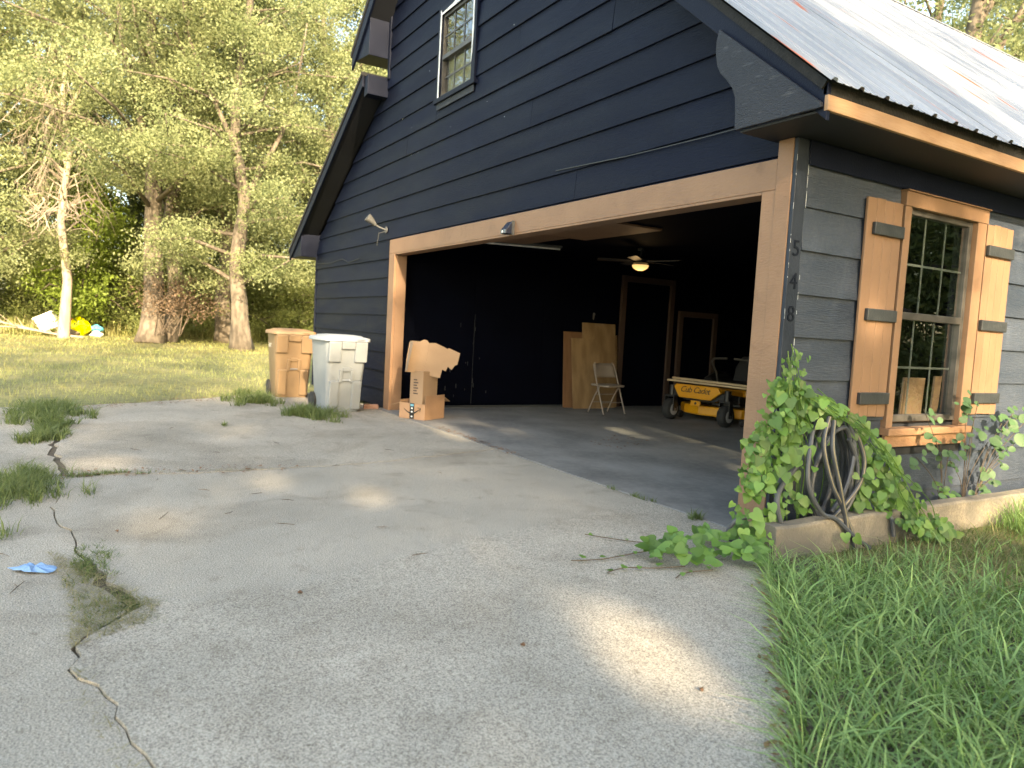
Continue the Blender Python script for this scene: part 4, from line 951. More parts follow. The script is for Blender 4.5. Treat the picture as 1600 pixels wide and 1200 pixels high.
for i in range(30):    # curling tips at the top
    y = -.2+r4.uniform(-.06,.10); z = .92+r4.uniform(0,.24)
    link('leaf', H1, vi, (.03+r4.uniform(-.04,.05), y-.3, z-.05), face_rot((1,-.4+r4.uniform(-.6,.6),.3), (.1,r4.uniform(-.5,.5),1 if r4.random() < .4 else -1), 0), (.022, .032, .025))
# runner over the concrete
GV = [(.10,-.08),(.47,-.59),(.43,-.95),(.23,-1.20),(.03,-1.12),(-.06,-.70),(-.08,-.37)]
gvt = thing('ground_vine', 'leafy green vine runners creeping over the concrete below the post', 'vine', (.2, -.6, .004))
cnt = 0
while cnt < 135:
    x = r4.uniform(-.15,.55); y = r4.uniform(-1.25,-.05)
    if not inside(GV, x, y): continue
    link('leaf', H1, gvt, (x-.2, y+.6, .03+r4.uniform(0,.09)), face_rot((.5+r4.uniform(-.5,.5), -.5+r4.uniform(-.5,.5), 1), (r4.uniform(-1,1), r4.uniform(-1,1), -.2), 0), r4.uniform(.042,.075)); cnt += 1
RUN = [[(.05,-.75),(.02,-1.0),(.03,-1.2),(.04,-1.35),(.0,-1.52)], [(.3,-1.0),(.26,-1.18),(.2,-1.32),(.22,-1.45)], [(-.05,-.7),(-.12,-.92),(-.25,-1.05),(-.38,-1.15)], [(.40,-.9),(.38,-1.08),(.42,-1.18)]]
rb = MB()
for P in RUN:
    q = spline([(x-.2, y+.6, .012) for x, y in P], 6); rb.tube(q, .003, 5)
    for i, p in enumerate(q):
        if i % 4 == 1: link('leaf', H1, gvt, (p.x+r4.uniform(-.02,.02), p.y, .022), face_rot((r4.uniform(-.3,.5),r4.uniform(-.5,.2),1), (r4.uniform(-1,1),r4.uniform(-1,1),0), 0), r4.uniform(.024,.04))
rb.build('stem', 'twig', gvt, True)
# leafy plant under the window's right side
pl = thing('leafy_plant', 'young plant with large round dark leaves below the window', 'plant', (.15, 1.9, .06))
PL = [(1.68,.52),(1.84,.78),(2.04,.7),(2.2,.55),(1.78,.42),(1.38,.8),(1.28,.47),(1.54,.57),(2.37,.69),(2.65,.74),(2.64,.54),(2.38,.39),(2.31,.27),(2.19,.15),(1.87,.15),(1.64,.24),(2.5,.77),(2.77,.69),(1.96,.87),(2.46,.49),(1.88,.56)]
sb = MB(); r5 = random.Random(5)
for i, (y, z) in enumerate(PL):
    bx = (1.72 if y < 1.75 else 2.0 if y < 2.3 else 2.15)
    P = [(.14, bx, .06), (.15, bx+(y-bx)*.35, .06+(z-.06)*.55), (.15+r5.uniform(-.02,.05), y, z)]
    sb.tube([Vector(p)-Vector((.15,1.9,.06)) for p in spline(P, 6)], .0025, 5)
    for k_ in range(6):
        s = r5.uniform(.035,.085)*(1.35 if y > 2.1 and z < .6 and k_ == 0 else 1)
        link('leaf', O1, pl, (r5.uniform(-.03,.07), y+r5.uniform(-.10,.10)-1.9, z+r5.uniform(-.08,.07)-.06), face_rot((.8,-.3+r5.uniform(-.5,.5),.7+r5.uniform(-.4,.4)), (r5.uniform(-.4,.6), r5.uniform(-1,1), -.3), 0), (s*.95, s, s))
sb.build('stem', 'twig', pl, True)
sm_ = thing('seedling', 'small pale green seedling at the foot of the leafy plant', 'plant', (.16, 1.62, .06))
for i in range(26): link('leaf', O2, sm_, (r5.uniform(-.05,.09), r5.uniform(-.13,.16), r5.uniform(.0,.18)), face_rot((.6,r5.uniform(-.6,.2),.7), (r5.uniform(-.5,.5),r5.uniform(-1,1),.2), 0), r5.uniform(.03,.05))
MB().tube([(0,0,0),(0,.02,.15)], .004, 5).build('stem', 'twig', sm_)

# ------------------------------------------------------------------ grass
def scatter(poly, n, seed):
    r = np.random.default_rng(seed); xs_ = [p[0] for p in poly]; ys_ = [p[1] for p in poly]; out = []
    P = np.stack([r.uniform(min(xs_), max(xs_), n*3), r.uniform(min(ys_), max(ys_), n*3)], 1)
    X, Y_ = P[:, 0], P[:, 1]; ins = np.zeros(len(P), bool)
    for i in range(len(poly)):
        x1, y1 = poly[i]; x2, y2 = poly[i-1]
        if y1 == y2: continue
        c = ((y1 > Y_) != (y2 > Y_)) & (X < (x2-x1)*(Y_-y1)/(y2-y1)+x1); ins ^= c
    return P[ins][:n]
def grass(name, P, h0, h1, w0, w1, l0, l1, mat, z=-.035, levels=2, ang=None):
    n = len(P); h = NP.uniform(h0, h1, n); R3 = np.concatenate([P, np.full((n, 1), z)], 1) if P.shape[1] == 2 else P
    V, F = blades(R3, h, NP.uniform(w0, w1, n), h*NP.uniform(l0, l1, n), levels, ang)
    return link(name, mesh_np(name, V, F, mat), kind='stuff')
LAWN = [(.36,-.37)]+[(x+.0, y+.0) for x, y in EDGE[::-1] if x > .34 and y < -.4][:60]+[(4.6,-4.2),(4.6,-.5),(2.4,2.0),(1.6,7.0),(.36,7.0)]
P = scatter(LAWN, 74000, 1)
# thinner, drier strip near the wall; dense in front
k_ = (P[:, 0] < 1.2) & (P[:, 1] > .0) & (NP.uniform(0, 1, len(P)) < .45)
Pd, Ps = P[~k_], P[k_][:4000]
big = (NP.uniform(0, 1, len(Pd)) < np.clip((1.0-Pd[:, 1])/1.6, .10, 1)) & ((Pd[:, 0] > .62) | (Pd[:, 1] < -.42))
tag(grass('grass', Pd[big][::2], .10, .25, .005, .012, .4, 1.6, 'grass_near', levels=3), 'long green lawn grass in the right foreground', 'grass')
tag(grass('grass', Pd[big][1::2], .05, .15, .005, .011, .4, 1.5, 'grass_near', levels=2), 'dense low grass blades under the long lawn grass', 'grass')
tag(grass('grass', Pd[~big], .03, .09, .003, .006, .4, 1.4, 'grass_tuft', levels=2), 'short lawn grass along the low concrete wall', 'grass')
tag(grass('dry_grass', scatter(LAWN, 5000, 77), .03, .16, .003, .006, .6, 2.0, 'grass_dry'), 'dead straw blades mixed through the green lawn', 'grass')
tag(grass('dry_grass', np.concatenate([Ps, scatter([(.5,-.2),(1.5,-.6),(2.0,.4),(1.0,1.6),(.5,1.2)], 2500, 5)]), .01, .05, .003, .005, .8, 3.0, 'grass_dry'), 'dry straw patches in the lawn before the low wall', 'grass')
# blades flopping over the concrete edge
Pe = []; 
for i in range(len(EDGE)-1):
    (x1, y1), (x2, y2) = EDGE[i], EDGE[i+1]
    if x1 < .4 or x1 > 3.4: continue
    for j in range(18): t = rnd.random(); Pe.append((x1+(x2-x1)*t+rnd.uniform(0,.05), y1+(y2-y1)*t+rnd.uniform(0,.05)))
Pe = np.array(Pe); tag(grass('grass', Pe, .08, .20, .003, .006, .8, 1.6, 'grass_near', levels=3, ang=NP.uniform(R_(150), R_(300), len(Pe))), 'grass flopping over the right edge of the drive', 'grass')
P = scatter([(.38,.9),(.62,1.3),(.75,2.2),(.6,3.2),(.38,3.2)], 1800, 12); k_ = (P[:,1] > 1.9); 
tag(grass('grass', P[k_], .12, .30, .003, .006, .3, .9, 'grass_near', levels=3), 'tall grass clump against the low wall at the right edge', 'grass')
# yard
YARD = [(-8.7,-.2),(-8.4,-1.6),(-7.2,-3.7),(-7.0,-12),(-34,-14),(-34,10),(-11,10),(-10.4,0)]
P = scatter(YARD, 120000, 2)
keep = NP.uniform(0, 1, len(P)) < np.clip(9.0/np.maximum(1, -P[:, 0]-2), .25, 1)
P = P[keep]; z = np.array([gz(x, y) for x, y in P]); far = np.clip((-P[:, 0]-6)/20, .3, 1.2)
h = NP.uniform(.05, .12, len(P)); V, F = blades(np.column_stack([P, z-.01]), h, NP.uniform(.010, .022, len(P))*far, h*NP.uniform(.3, 1.2, len(P)), 2)
tag(link('lawn_grass', mesh_np('lawn_grass', V, F, 'grass_far'), kind='stuff'), 'mown sunlit yard grass behind the drive', 'grass')
P = scatter([(-29,-9),(-35,-10),(-36,7),(-30,8),(-30.5,4),(-31.5,0)], 5200, 8); z = np.array([gz(x, y) for x, y in P]); h = NP.uniform(.25, .85, len(P)); V, F = blades(np.column_stack([P, z]), h, NP.uniform(.02, .04, len(P)), h*NP.uniform(.15, .7, len(P)), 2)
tag(link('tall_grass', mesh_np('tall_grass', V, F, 'grass_far'), kind='stuff'), 'tall pale grass along the edge of the woods', 'grass')
# weed tufts in joints
TUFT = [('large weed clump at the far left of the drive', -6.4, -4.0, 1.1, .35, 2600, .20), ('weed clump in the joint left of the pale slab', -5.0, -3.98, .8, .20, 1700, .15),
        ('dense weed clump at the left edge where the joints meet', -2.65, -4.05, .75, .26, 3200, .16), ('weed strip along the far cross joint', -2.92, -3.60, .07, .35, 500, .08),
        ('weed clump at the far edge of the drive before the tan bin', -7.5, -1.6, .6, .40, 1500, .22), ('weed clump at the foot of the grey bin', -5.95, -1.22, .55, .35, 1700, .22),
        ('tiny weed growing alone on the far slab', -5.25, -2.35, .10, .08, 60, .10), ('green weeds in the long crack', -.80, -3.68, .34, .12, 1500, .055),
        ('low weeds at the wide part of the long crack', -.20, -3.60, .26, .20, 1500, .045), ('weed sprigs along the garage threshold', -1.05, -.13, .35, .02, 90, .07),
        ('small weed sprigs at the threshold near the post', -.42, -.16, .16, .06, 130, .09), ('tall tan bin side weeds', -8.5, -1.6, .25, .3, 300, .2)]
for i, (lb, cx, cy, rx, ry, n, hh) in enumerate(TUFT):
    nc = max(4, n//45); cc = NP.normal(0, .42, (nc, 2))*np.array([rx, ry]); P = np.array([cx, cy])+cc[NP.integers(0, nc, n)]+NP.normal(0, .10, (n, 2))*np.array([min(rx, .5), min(ry, .5)])
    tag(grass('weeds', P, hh*.3, hh, .003 if cx > -3 else .006, .007 if cx > -3 else .012, .3, 1.3, 'grass_tuft', z=-.02 if i not in (9, 10) else .0, levels=2), lb, 'weeds')
P = np.concatenate([scatter([(-1.15,-3.86),(-.2,-3.44),(-.02,-3.5),(.12,-3.76),(-.35,-3.76)], 1500, 31), scatter([(-2.98,-3.9),(-2.86,-2.4),(-2.80,-2.4),(-2.90,-3.9)], 260, 32), scatter([(.3,-3.76),(1.5,-3.55),(1.5,-3.5),(.3,-3.70)], 120, 33)])
tag(grass('dry_grass', P, .005, .02, .002, .0045, 2, 6, 'grass_dry', z=.004), 'dry straw and clippings along the drive cracks', 'straw')
# leaf litter on the drive edges
n = 2600; P = np.concatenate([scatter([(-8.5,-1.7),(-7.1,-3.8),(-6.7,-3.75),(-8.0,-1.4)], 500, 41), scatter([(-3.15,-3.8),(-2.95,-2.2),(-2.7,-2.2),(-2.8,-3.9)], 150, 42), scatter([(-4.8,.0),(-2.9,-.05),(-2.9,-.16),(-4.8,-.10)], 160, 43), scatter([(-3.3,1.0),(-3.9,1.9),(-3.3,2.0),(-2.9,1.2)], 120, 44), np.array([(x+rnd.uniform(-.06,.03), y+rnd.uniform(-.06,.03)) for x, y in EDGE for q in range(9) if .3 < x < 3.3]), scatter([(-7.4,-.3),(-6.3,-.1),(-6.3,-.7),(-7.4,-.8)], 160, 45)])
n = len(P); a = NP.uniform(0, 6.28, n); s = NP.uniform(.008, .022, n); zz = NP.uniform(.010, .016, n)
u = np.stack([np.cos(a), np.sin(a), NP.uniform(-.3,.3,n)], 1)*s[:, None]; v = np.stack([-np.sin(a), np.cos(a), NP.uniform(-.3,.3,n)], 1)*(s*.5)[:, None]
c = np.column_stack([P, zz]); V = np.stack([c-u, c+v, c+u, c-v], 1).reshape(-1, 3); F = np.arange(n*4).reshape(n, 4)
tag(link('leaf_litter', mesh_np('leaf_litter', V, F, 'leaf_brown'), kind='stuff'), 'brown leaf litter along the edges of the drive', 'leaves')
# twigs and fallen leaves
r6 = random.Random(14)
TW = [(-2.62,-3.25),(-2.2,-3.0),(-2.0,-2.7),(-1.55,-2.95),(-1.75,-2.55),(-1.2,-2.7),(-.95,-2.2),(-1.6,-3.3),(-1.1,-4.05),(-1.6,-4.2),(-.6,-3.95),(-3.6,-2.7),(-4.0,-2.1),(-3.9,-3.3),(-4.6,-2.0),(-3.4,-1.2),(-5.1,-2.9),(-2.3,-1.2),(-1.4,-1.3),(-.4,-2.2),(-4.9,-1.5),(-2.8,-1.9)]
for i, (x, y) in enumerate(TW):
    L = r6.uniform(.05, .17); m = MB(); kx = r6.uniform(-.02,.02)
    m.tube([(-L/2,0,.005),(0,kx,.007),(L/2,kx*.3,.005)], [.0018,.0022,.001], 5)
    if r6.random() < .5: m.tube([(0,kx,.006),(L*.2,kx+L*.18,.012)], [.002,.001], 4)
    o = tag(m.build('twig', 'twig', None, True), 'small dark twig lying on the concrete drive', 'twig', 'twigs scattered on the drive'); o.location = (x, y, .004); o.rotation_euler = (0, 0, r6.uniform(0, 6.28))
for x, y in ((.75,-2.28),(1.3,-1.9),(-.1,-2.9),(-1.35,-3.55)):
    m = MB(); pts = []
    for q in range(9): a = r6.uniform(.5,1)*.011; t = 2*math.pi*q/9; pts.append((a*math.cos(t), a*1.5*math.sin(t), .006+.004*math.sin(2*t)))
    n = 9; m.add(pts+[(x_, y_, z_+.001) for x_, y_, z_ in pts], [tuple(range(n)), tuple(range(2*n-1, n-1, -1))]+[(q, q+n, (q+1) % n+n, (q+1) % n) for q in range(n)])
    o = tag(m.build('fallen_leaf', 'leaf_brown', None), 'small curled brown leaf lying on the near concrete', 'leaf', 'fallen leaves on the near slab'); o.location = (x, y, .004); o.rotation_euler = (0, 0, r6.uniform(0, 6.28))
# blue rag
m = MB(); pts = []; N_ = 22
for q in range(N_):
    t = 2*math.pi*q/N_; a = r6.uniform(.65, 1.15); pts.append((a*.115*math.cos(t), a*.055*math.sin(t)))
V = [(0,0,.022)]+[(x*.5, y*.5, .012+r6.uniform(0,.02)) for x, y in pts]+[(x, y, .004+r6.uniform(0,.01)) for x, y in pts]
F = [(0, 1+q, 1+(q+1) % N_) for q in range(N_)]+[(1+q, 1+N_+q, 1+N_+(q+1) % N_, 1+(q+1) % N_) for q in range(N_)]
o = tag(m.add(V, F).build('blue_rag', 'rag_blue'), 'crumpled pale blue rag lying on the left concrete slab', 'rag'); o.location = (-.845, -3.90, -.004); o.rotation_euler = (0, 0, R_(62))
md = o.modifiers.new('s', 'SOLIDIFY'); md.thickness = .002

# ------------------------------------------------------------------ trees
def leaf_quads(C, n_per, spread, size, seed, flat=.55, up=.35):
    r = np.random.default_rng(seed); k_ = len(C); tot = k_*n_per
    c = np.repeat(C, n_per, 0)+r.normal(0, 1, (tot, 3))*np.array([spread, spread, spread*flat])
    nrm = r.normal(0, 1, (tot, 3)); nrm[:, 2] += up; nrm /= np.linalg.norm(nrm, axis=1)[:, None]
    t = r.normal(0, 1, (tot, 3)); u = np.cross(nrm, t); u /= np.linalg.norm(u, axis=1)[:, None]; v = np.cross(nrm, u)
    s = r.uniform(.6, 1.3, tot)*size
    u *= s[:, None]; v *= (s*.5)[:, None]
    V = np.stack([c-u, c+v, c+u, c-v], 1).reshape(-1, 3); return V, np.arange(tot*4).reshape(tot, 4)
def make_tree(seed, H, lo, Rr, r0, limbs, per, leaves, lsize, leafm, barkm, lean=(0, 0), droop=0.0, spread=.55, top=.9):
    r = random.Random(seed); m = MB()
    P = []; x = y = 0
    for i in range(9):
        t = i/8; P.append((x+lean[0]*t*H, y+lean[1]*t*H, t*H*top)); x += r.uniform(-.26,.26); y += r.uniform(-.26,.26)
    rad = [r0*(1.45 if i == 0 else 1)*(1-.82*(i/8)**.9) for i in range(9)]
    m.tube(spline(P, 3), [r0*(1.45-.45*min(1, i/2))*(1-.82*(i/24)**.9) for i in range(25)], 10)
    m.v = [(p[0]+r.uniform(-.05,.05)*r0*2, p[1]+r.uniform(-.05,.05)*r0*2, p[2]) for p in m.v]
    for fk in range(2 if H > 10 else 0):
        i0 = 3+fk; q = Vector(P[i0]); a = r.uniform(0, 6.28); e = Vector((math.cos(a), math.sin(a), 0)); m.tube(spline([q, q+e*H*.04+Vector((0,0,H*.08)), q+e*H*.10+Vector((0,0,H*.22)), q+e*H*.13+Vector((0,0,H*.42))], 3), [rad[i0]*.62*(1-.09*k_) for k_ in range(10)], 8)
    C = []
    for i in range(limbs):
        t = lo/H+(1-lo/H)*(i+.5)/limbs*.97; t = min(.97, t+r.uniform(-.03,.03)); a = i*2.4+r.uniform(-.5,.5)
        prof = math.sin(math.pi*min(1, max(.12, (t-lo/H)/(1-lo/H)*.80+.18)))**.7
        L = Rr*prof*r.uniform(.65, 1.1); f_ = min(8, max(0, (t-.12)*8/top)); i0 = int(f_); i1 = min(8, i0+1); fr = f_-i0
        s = Vector(P[i0]).lerp(Vector(P[i1]), fr); e = s+Vector((L*math.cos(a), L*math.sin(a), H*.09+r.uniform(-.3,.5)-droop*L))
        mid = s.lerp(e, .5)+Vector((r.uniform(-.3,.3), r.uniform(-.3,.3), .3)); rr = max(.03, rad[i0]*.32)
        m.tube([s, mid, e], [rr, rr*.6, .02], 6)
        for k_ in range(per):
            q = r.uniform(.3, 1.08); b0 = (s.lerp(mid, q*2) if q < .5 else mid.lerp(e, q*2-1)); w = .32*L*q
            c = b0+Vector((r.gauss(0, w), r.gauss(0, w), r.gauss(0, .35)-droop*.4)); C.append(c)
            if k_ % 3 == 0: m.tube([b0, b0.lerp(c, .95)], [.025, .008], 4)
    C = np.array([tuple(c) for c in C]); V, F = leaf_quads(C, leaves, spread, lsize, seed+50)
    me = bpy.data.meshes.new('trunk'); me.from_pydata(m.v, [], m.f); me.materials.append(MATS[barkm])
    for p in me.polygons: p.use_smooth = True
    me.update()
    return me, mesh_np('crown', V, F, leafm)
TREE = {
 'oakA': make_tree(1, 17, 6.0, 5.2, .36, 31, 6, 430, .050, 'leaf_oak', 'bark', spread=.37),
 'oakB': make_tree(2, 19, 6.5, 4.6, .32, 31, 6, 430, .050, 'leaf_oak', 'bark', lean=(.03, .05), spread=.37),
 'oakC': make_tree(3, 15, 3.8, 4.4, .30, 31, 6, 430, .050, 'leaf_oak', 'bark', droop=.30, spread=.37),
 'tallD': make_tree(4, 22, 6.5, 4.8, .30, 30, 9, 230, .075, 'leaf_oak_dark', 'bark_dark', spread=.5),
 'bush': make_tree(5, 3.2, .2, 1.9, .06, 14, 8, 200, .042, 'leaf_shrub', 'bark_dark', spread=.32),
 'lime': make_tree(6, 5.0, .6, 1.3, .06, 14, 6, 130, .06, 'leaf_lime', 'bark_dark', spread=.30),
 'pine': make_tree(8, 20, 8.0, 3.6, .33, 24, 6, 150, .07, 'leaf_oak', 'bark', spread=.55),
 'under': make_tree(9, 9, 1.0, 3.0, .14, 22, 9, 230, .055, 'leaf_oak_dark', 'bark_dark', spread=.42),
}
def tree(kind, label, cat, loc, rz=0, sc=1.0, group=None, name='oak_tree', tilt=(0, 0)):
    o = thing(name, label, cat, (loc[0], loc[1], gz(*loc[:2])-.05), rz, group); o.rotation_euler = (tilt[0], tilt[1], rz); o.scale = (sc,)*3
    t, c = TREE[kind]; link('trunk', t, o); link('crown', c, o); return o
tree('oakA', 'big oak with thick pale trunk and brown dead vine at its foot', 'tree', (-27.3, -1.35), .4, 1.12)
tree('oakC', 'oak with flared trunk and low hanging foliage nearest the tan bin', 'tree', (-24.4, 1.35), 2.0, 1.05)
tree('oakB', 'leaning oak forking above the brown dead vine', 'tree', (-28.4, -.75), 1.2, 1.05, tilt=(.10, 0))
tree('tallD', 'slim straight trunk standing between the two big oaks', 'tree', (-34.5, 1.5), .3, .95, name='slim_tree')
tree('oakA', 'dark trunked tree just left of the flared oak', 'tree', (-30.0, 1.75), 3.1, 1.0)
tree('lime', 'bright lime green sapling behind the rubbish pile', 'tree', (-31.0, -3.7), 0, 1.25, name='sapling')
tree('oakB', 'pale trunk behind the lime green sapling', 'tree', (-33.0, -3.6), 4.0, 1.0)
tree('oakC', 'leafy tree at the far left edge of the yard', 'tree', (-31.0, -7.0), 5.0, 1.1)
tree('oakA', 'leafy tree right of the flared oak close to the roof edge', 'tree', (-28.5, 5.4), 5.2, 1.0)
tree('oakC', 'leafy tree showing just left of the garage corner board', 'tree', (-27.0, 8.6), .9, 1.1)
BG = [('tallD', -40, -11.5), ('oakB', -41, -5.5), ('oakA', -43, -1.0), ('tallD', -41, 4.0), ('oakB', -39, 9.0), ('tallD', -34, 12), ('oakA', -36, 16), ('oakA', -36, -13)]
for i, (k_, x, y) in enumerate(BG):
    tree(k_, 'leafy tree in the deep woods behind the yard trees', 'tree', (x, y), i*1.7, 1.05+.1*math.sin(i*3), 'trees of the deep woods')
UND = [(-36,-8),(-37,-4),(-36.5,-.5),(-37,3),(-35,6.5),(-33,9.5),(-42,-10),(-42,6),(-43,0),(-41,-6)]
for i, (x, y) in enumerate(UND):
    tree('under', 'low dark leafy tree under the taller woods', 'tree', (x, y), i*2.1, 1.0+.15*math.sin(i*2), 'low trees under the woods', 'understory_tree')
BS = [(-33,-8.5),(-34,-6),(-33.5,-2.2),(-33.2,-.8),(-33.0,.6),(-32.5,2.6),(-31.2,4.0),(-29.5,5.2),(-28.5,6.6),(-30,7.5),(-34.5,-10.5),(-35,3.4),(-35.5,1.2),(-35,-3.8)]
for i, (x, y) in enumerate(BS):
    tree('bush', 'bushy green shrub along the edge of the woods', 'shrub', (x, y), i*1.3, .85+.35*abs(math.sin(i*2.7)), 'shrubs along the woods edge', 'shrub')
# brown dead vine on the big oak
dv = thing('dead_vine', 'brown withered vine bunched round the foot of the big oak', 'vine', (-26.8, -.75, 0))
r7 = np.random.default_rng(3); C_ = np.column_stack([r7.normal(0,.4,60), r7.normal(.45,.65,60), r7.uniform(1.0,2.4,60)]); V, F = leaf_quads(C_, 40, .24, .05, 77)
link('foliage', mesh_np('foliage', V, F, 'leaf_dead'), dv)
m = MB()
for i in range(12): m.tube([(rnd.uniform(-.3,.3),rnd.uniform(-.7,.4),.3),(rnd.uniform(-.4,.4),rnd.uniform(-.6,1.0),1.4),(rnd.uniform(-.5,.5),rnd.uniform(-.8,1.6),2.6)], [.02,.015,.006], 4)
m.build('stem', 'twig', dv)
# dead snag with hanging bare branches
sn = thing('dead_tree', 'pale bare dead tree with hanging branches left of the big oak', 'tree', (-29.0, -4.15, -.05))
m = MB(); TP = [(0,0,0),(.05,.12,2.2),(0,-.12,4.4),(.1,.15,7),(.15,-.1,9),(.15,.1,11)]; m.tube(TP, [.22,.16,.13,.10,.07,.04], 9); r8 = random.Random(6)
m.tube([(.0,-.05,8),(.2,.5,9.3),(.3,.9,11)], [.08,.06,.03], 6); m.tube([(.0,-.05,7.6),(.2,-.6,8.6),(.3,-.9,10.4)], [.08,.06,.03], 6)
m.build('trunk', 'bark_dead', sn, True)
m = MB()
for i in range(70):
    z = r8.uniform(4.5, 10.5); a = r8.uniform(0, 6.28); L = r8.uniform(.7, 2.2); p0 = Vector((0,0,z)); p1 = p0+Vector((L*.5*math.cos(a), L*.5*math.sin(a), .5)); p2 = p0+Vector((L*math.cos(a), L*math.sin(a), -r8.uniform(.1,1.6)))
    m.tube([p0, p1, p2], [.035,.02,.006], 4)
    for j in range(4):
        q = r8.uniform(.3,1); b0 = p1.lerp(p2, q); m.tube([b0, b0+Vector((r8.uniform(-.4,.4), r8.uniform(-.4,.4), -r8.uniform(.2,1.0)))], [.012,.004], 3)
m.build('branches', 'bark_dead', sn)
# bare dead branch tangles inside the big oaks
for bx, by, bz, nm in ((-26.2, 2.6, 7.2, 'tangle of pale bare branches high in the flared oak'), (-26.8, -4.2, 4.6, 'tangle of pale bare branches low in front of the dead tree')):
    bt = thing('bare_branches', nm, 'branches', (bx, by, bz)); m = MB()
    for i in range(26):
        p = Vector((r8.uniform(-.3,.3), r8.uniform(-.6,.6), r8.uniform(-.3,.3))); Q = [p]
        for j in range(4): p = p+Vector((r8.uniform(-.25,.35), r8.uniform(-.55,.55), r8.uniform(-.6,.35))); Q.append(p)
        m.tube(Q, [.022,.018,.014,.009,.004], 4)
    m.build('branch', 'bark_dead', bt)
# trees behind the roof at upper right
tree('pine', 'thick trunked tree rising behind the ridge at the upper right', 'tree', (-9.4, 19.9), 1.0, 1.25, name='tall_tree')
tree('oakB', 'leafy tree behind the ridge right of the thick trunk', 'tree', (-9.0, 27.0), 2.2, 1.05)
tree('pine', 'thin trunked tree behind the ridge left of the thick trunk', 'tree', (-14.5, 25.5), 3.0, 1.15, name='tall_tree')
tree('oakB', 'pale foliage tree farthest behind the ridge', 'tree', (-16.0, 33.0), .5, 1.2)
# trees round the clearing behind the photographer: they shade the drive and show in the panes
SHADE = [('oakB', 24, 9.5, .8, .85), ('oakA', 13.0, 10.5, 1.1, .9), ('tallD', 19, 14, 2.2, .9), ('oakB', 14, 18, 3.0, 1.0), ('oakA', 10, 24, .2, 1.0), ('under', 9, 15, .2, .9), ('under', 12, 13, 2.2, .9), ('under', 15, 10.5, 4.2, .9), ('under', 8, 20, 5.2, .9),
         ('bush', 8.5, 8.0, 0, 1.5), ('bush', 8.0, 11.5, 2, 1.6), ('bush', 7.0, 15.0, 3, 1.6), ('bush', 6.5, 18.5, 4, 1.7), ('bush', 6.0, 22.5, 5, 1.7), ('bush', 14, 6.8, 2.5, 1.6),
         ('oakB', -9.0, -24.0, .9, .8), ('oakA', -14.0, -27.0, 2.9, .85), ('tallD', 37, -12.5, .4, .9), ('oakA', 33, -16, 1.4, .9)]
for i, (k_, x, y, rz, sc) in enumerate(SHADE):
    tree(k_, 'tree of the clearing standing behind the photographer', 'tree', (x, y), rz, sc, 'trees behind the photographer')

# three broad crowns on the sunny side of the clearing; gaps in them let sun through
def sunpos(u, w, a):
    return np.stack([(.884*a+.187*u)/.9036, (-.187*a+.884*u)/.9036, w+a*.476], -1)
GAPS = [(-1.63,-.63,.20,.26),(-3.06,.84,.22,.14),(-2.39,.62,.22,.11),(-.98,2.09,.13,.36),(1.28,2.10,.12,.25),(.84,1.42,.10,.12),(.41,-.03,.22,.13),(.45,-.45,.36,.12),(-4.2,1.2,.3,.10),(-5.2,.3,.3,.1),(.2,.75,.14,.1),(1.5,.85,.34,.2),(-2.58,-.15,.2,.07),(-2.73,-.93,.17,.08),(-2.0,.2,.12,.06),(-3.6,.35,.2,.06)]
def clearing_tree(label, u0, u1, wlo, wtop, a0, a1, ncl, nsparse, wmax, seed):
    r = np.random.default_rng(seed); uc = (u0+u1)/2; ac = (a0+a1)/2
    u = r.uniform(u0, u1, ncl); w = r.uniform(0, 1, ncl); w = wlo+(wtop(u)-wlo)*w; a = r.uniform(a0, a1, ncl)
    us = r.uniform(u0-.6, u1+.6, nsparse); wsp = wtop(us)+(wmax-wtop(us))*r.uniform(0, 1, nsparse)**1.5; as_ = r.uniform(a0, a1, nsparse)
    C = sunpos(np.concatenate([u, us]), np.concatenate([w, wsp]), np.concatenate([a, as_]))
    V, F = leaf_quads(C, 70, .26, .085, seed+5, flat=.8); q = V.reshape(-1, 4, 3); c = q.mean(1)
    aa = (c[:, 0]*.884-c[:, 1]*.187)/.9036; uu = (c[:, 0]*.187+c[:, 1]*.884)/.9036; ww = c[:, 2]-.476*aa
    keep = (c[:, 2] > 1.0)
    for gu, gw_, ru, rw in GAPS: keep &= ((uu-gu)/ru)**2+((ww-gw_)/rw)**2 > 1
    V = q[keep].reshape(-1, 3); base = sunpos(np.array(uc), np.array(0.0), np.array(ac)); bx, by = float(base[0]), float(base[1])
    o = thing('oak_tree', label, 'tree', (bx, by, -.05), 0, 'trees behind the photographer')
    V = V-np.array([bx, by, -.05]); link('crown', mesh_np('crown', V, np.arange(len(V)).reshape(-1, 4), 'leaf_oak'), o)
    m = MB(); top = float(C[:, 2].max()); m.tube([(0,0,0),(.1,.05,top*.3),(-.05,.1,top*.6),(.05,0,top*.92)], [.42,.30,.2,.04], 10)
    for c_ in C[::6]:
        e = Vector(c_)-Vector((bx, by, -.05)); s0 = Vector((0, 0, max(1.5, e.z-.45*math.hypot(e.x, e.y)-.8))); m.tube([s0, s0.lerp(e, .5)+Vector((0,0,.2)), e], [.06,.035,.008], 5)
    m.build('trunk', 'bark', o, True)
clearing_tree('tall oak behind the photographer shading the garage front', -.95, 1.65, -3.2, lambda u: 6.6-1.6*np.clip(u-.3, 0, 2), 13, 17, 420, 14, 8.5, 61)
clearing_tree('broad oak behind the photographer shading the drive', -4.4, -1.05, -3.2, lambda u: 3.15+0*u, 14, 19, 330, 26, 8.5, 62)
clearing_tree('spreading oak behind the photographer shading the left of the drive', -9.0, -4.5, -3.2, lambda u: 2.9+.3*np.sin(u*2), 15, 20, 330, 190, 13.0, 63)
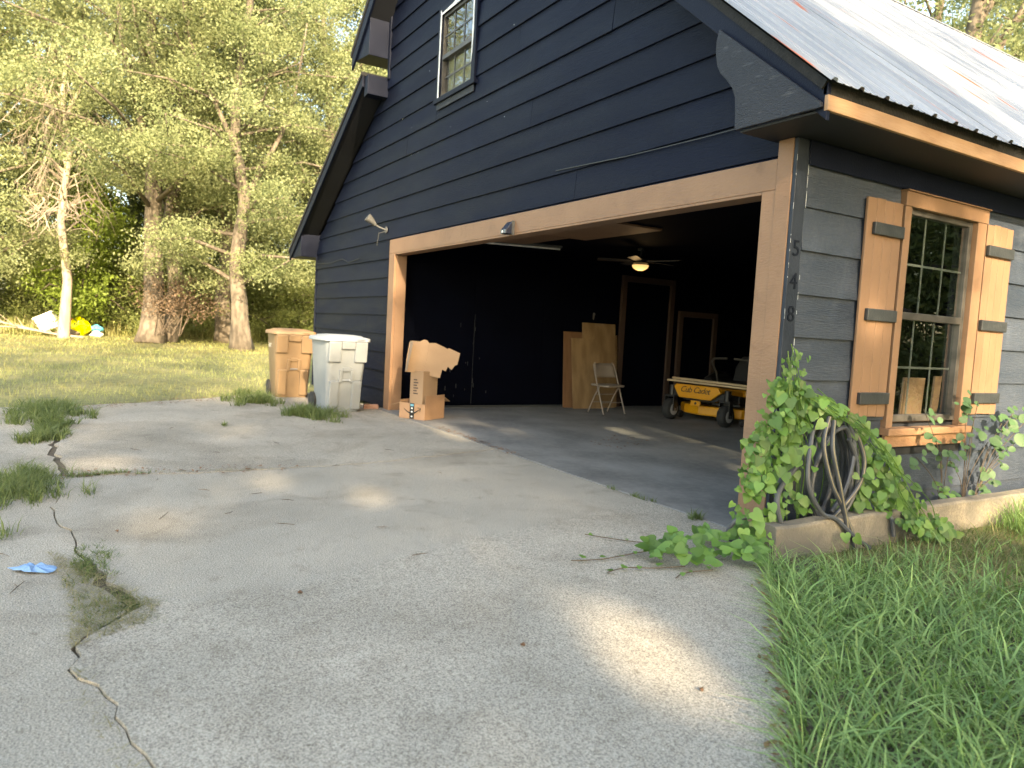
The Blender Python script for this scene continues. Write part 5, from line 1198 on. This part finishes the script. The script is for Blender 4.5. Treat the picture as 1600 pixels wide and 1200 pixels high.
clearing_tree('open crowned oak behind the photographer dappling the roof', 2.6, 9.0, 3.2, lambda u: 3.6+0*u, 16, 22, 12, 120, 11.0, 64)

# ------------------------------------------------------------------ rubbish pile in the yard
bag = thing('storage_box', 'tilted white plastic box in the rubbish pile', 'box', (-30.2, -4.55, .25), R_(-10)); bag.rotation_euler = (R_(28), 0, R_(-10))
MB().box(-.35, .35, -.30, .35, 0, .55).build('tub', 'plastic_white', bag, bevel=.04); MB().box(-.38, .38, -.33, .38, .552, .62).build('lid', 'plastic_white', bag, bevel=.02)
def lump(name, label, cat, mat, loc, sx, sy, sz, seed):
    r = random.Random(seed); rings = []
    for i in range(6):
        t = i/5; q = math.sin(math.pi*(.12+.85*t)); rings.append([(sx*q*math.cos(a)*r.uniform(.8,1.2), sy*q*math.sin(a)*r.uniform(.8,1.2), sz*t) for a in [2*math.pi*j/10 for j in range(10)]])
    o = tag(MB().loft(rings).build(name, mat, None, False, .02), label, cat); o.location = loc; return o
lump('plastic_bag', 'bright yellow plastic sack in the rubbish pile', 'sack', 'plastic_yellow', (-30.2, -3.65, .02), .35, .42, .78, 1)
lump('plastic_bag', 'sky blue crumpled bag at the right of the rubbish pile', 'bag', 'plastic_blue', (-30.4, -3.05, .22), .22, .28, .30, 2)
lump('plastic_bag', 'small white bag under the blue one in the rubbish pile', 'bag', 'plastic_white', (-30.1, -3.05, -.03), .22, .24, .32, 3)
lump('plastic_bag', 'red scrap peeking out between white box and yellow sack', 'bag', 'plastic_red', (-30.6, -3.95, .55), .15, .18, .22, 4)
lump('sack', 'dull brown sack under the yellow one in the rubbish pile', 'sack', 'sack_brown', (-30.0, -4.0, -.03), .4, .45, .36, 5)
r9 = random.Random(8)
BR = [('long pale fallen branch reaching left from the rubbish pile', [(-29.6,-4.2,.05),(-29.8,-5.2,.25),(-30.0,-6.6,.6),(-30.2,-7.4,1.05)]), ('fallen branch lying low before the rubbish pile', [(-28.9,-3.5,.03),(-29.1,-4.4,.12),(-29.4,-5.6,.3),(-29.6,-6.4,.3)]), ('short upright broken branch left of the rubbish pile', [(-30.4,-6.3,0),(-30.5,-6.5,.5),(-30.5,-6.75,1.0)])]
for lb, P in BR:
    o = thing('fallen_branch', lb, 'branch', (P[0][0], P[0][1], 0)); m = MB(); q = spline(P, 5); q = [p-Vector((P[0][0], P[0][1], 0)) for p in q]; m.tube(q, [.055-.04*i/len(q) for i in range(len(q))], 6); m.build('limb', 'bark_dead', o, True)
    m = MB()
    for j in range(10):
        p = q[r9.randrange(2, len(q))]; m.tube([p, p+Vector((r9.uniform(-.5,.5), r9.uniform(-.6,.3), r9.uniform(-.05,.5)))], [.018,.005], 4)
    m.build('twigs', 'bark_dead', o)
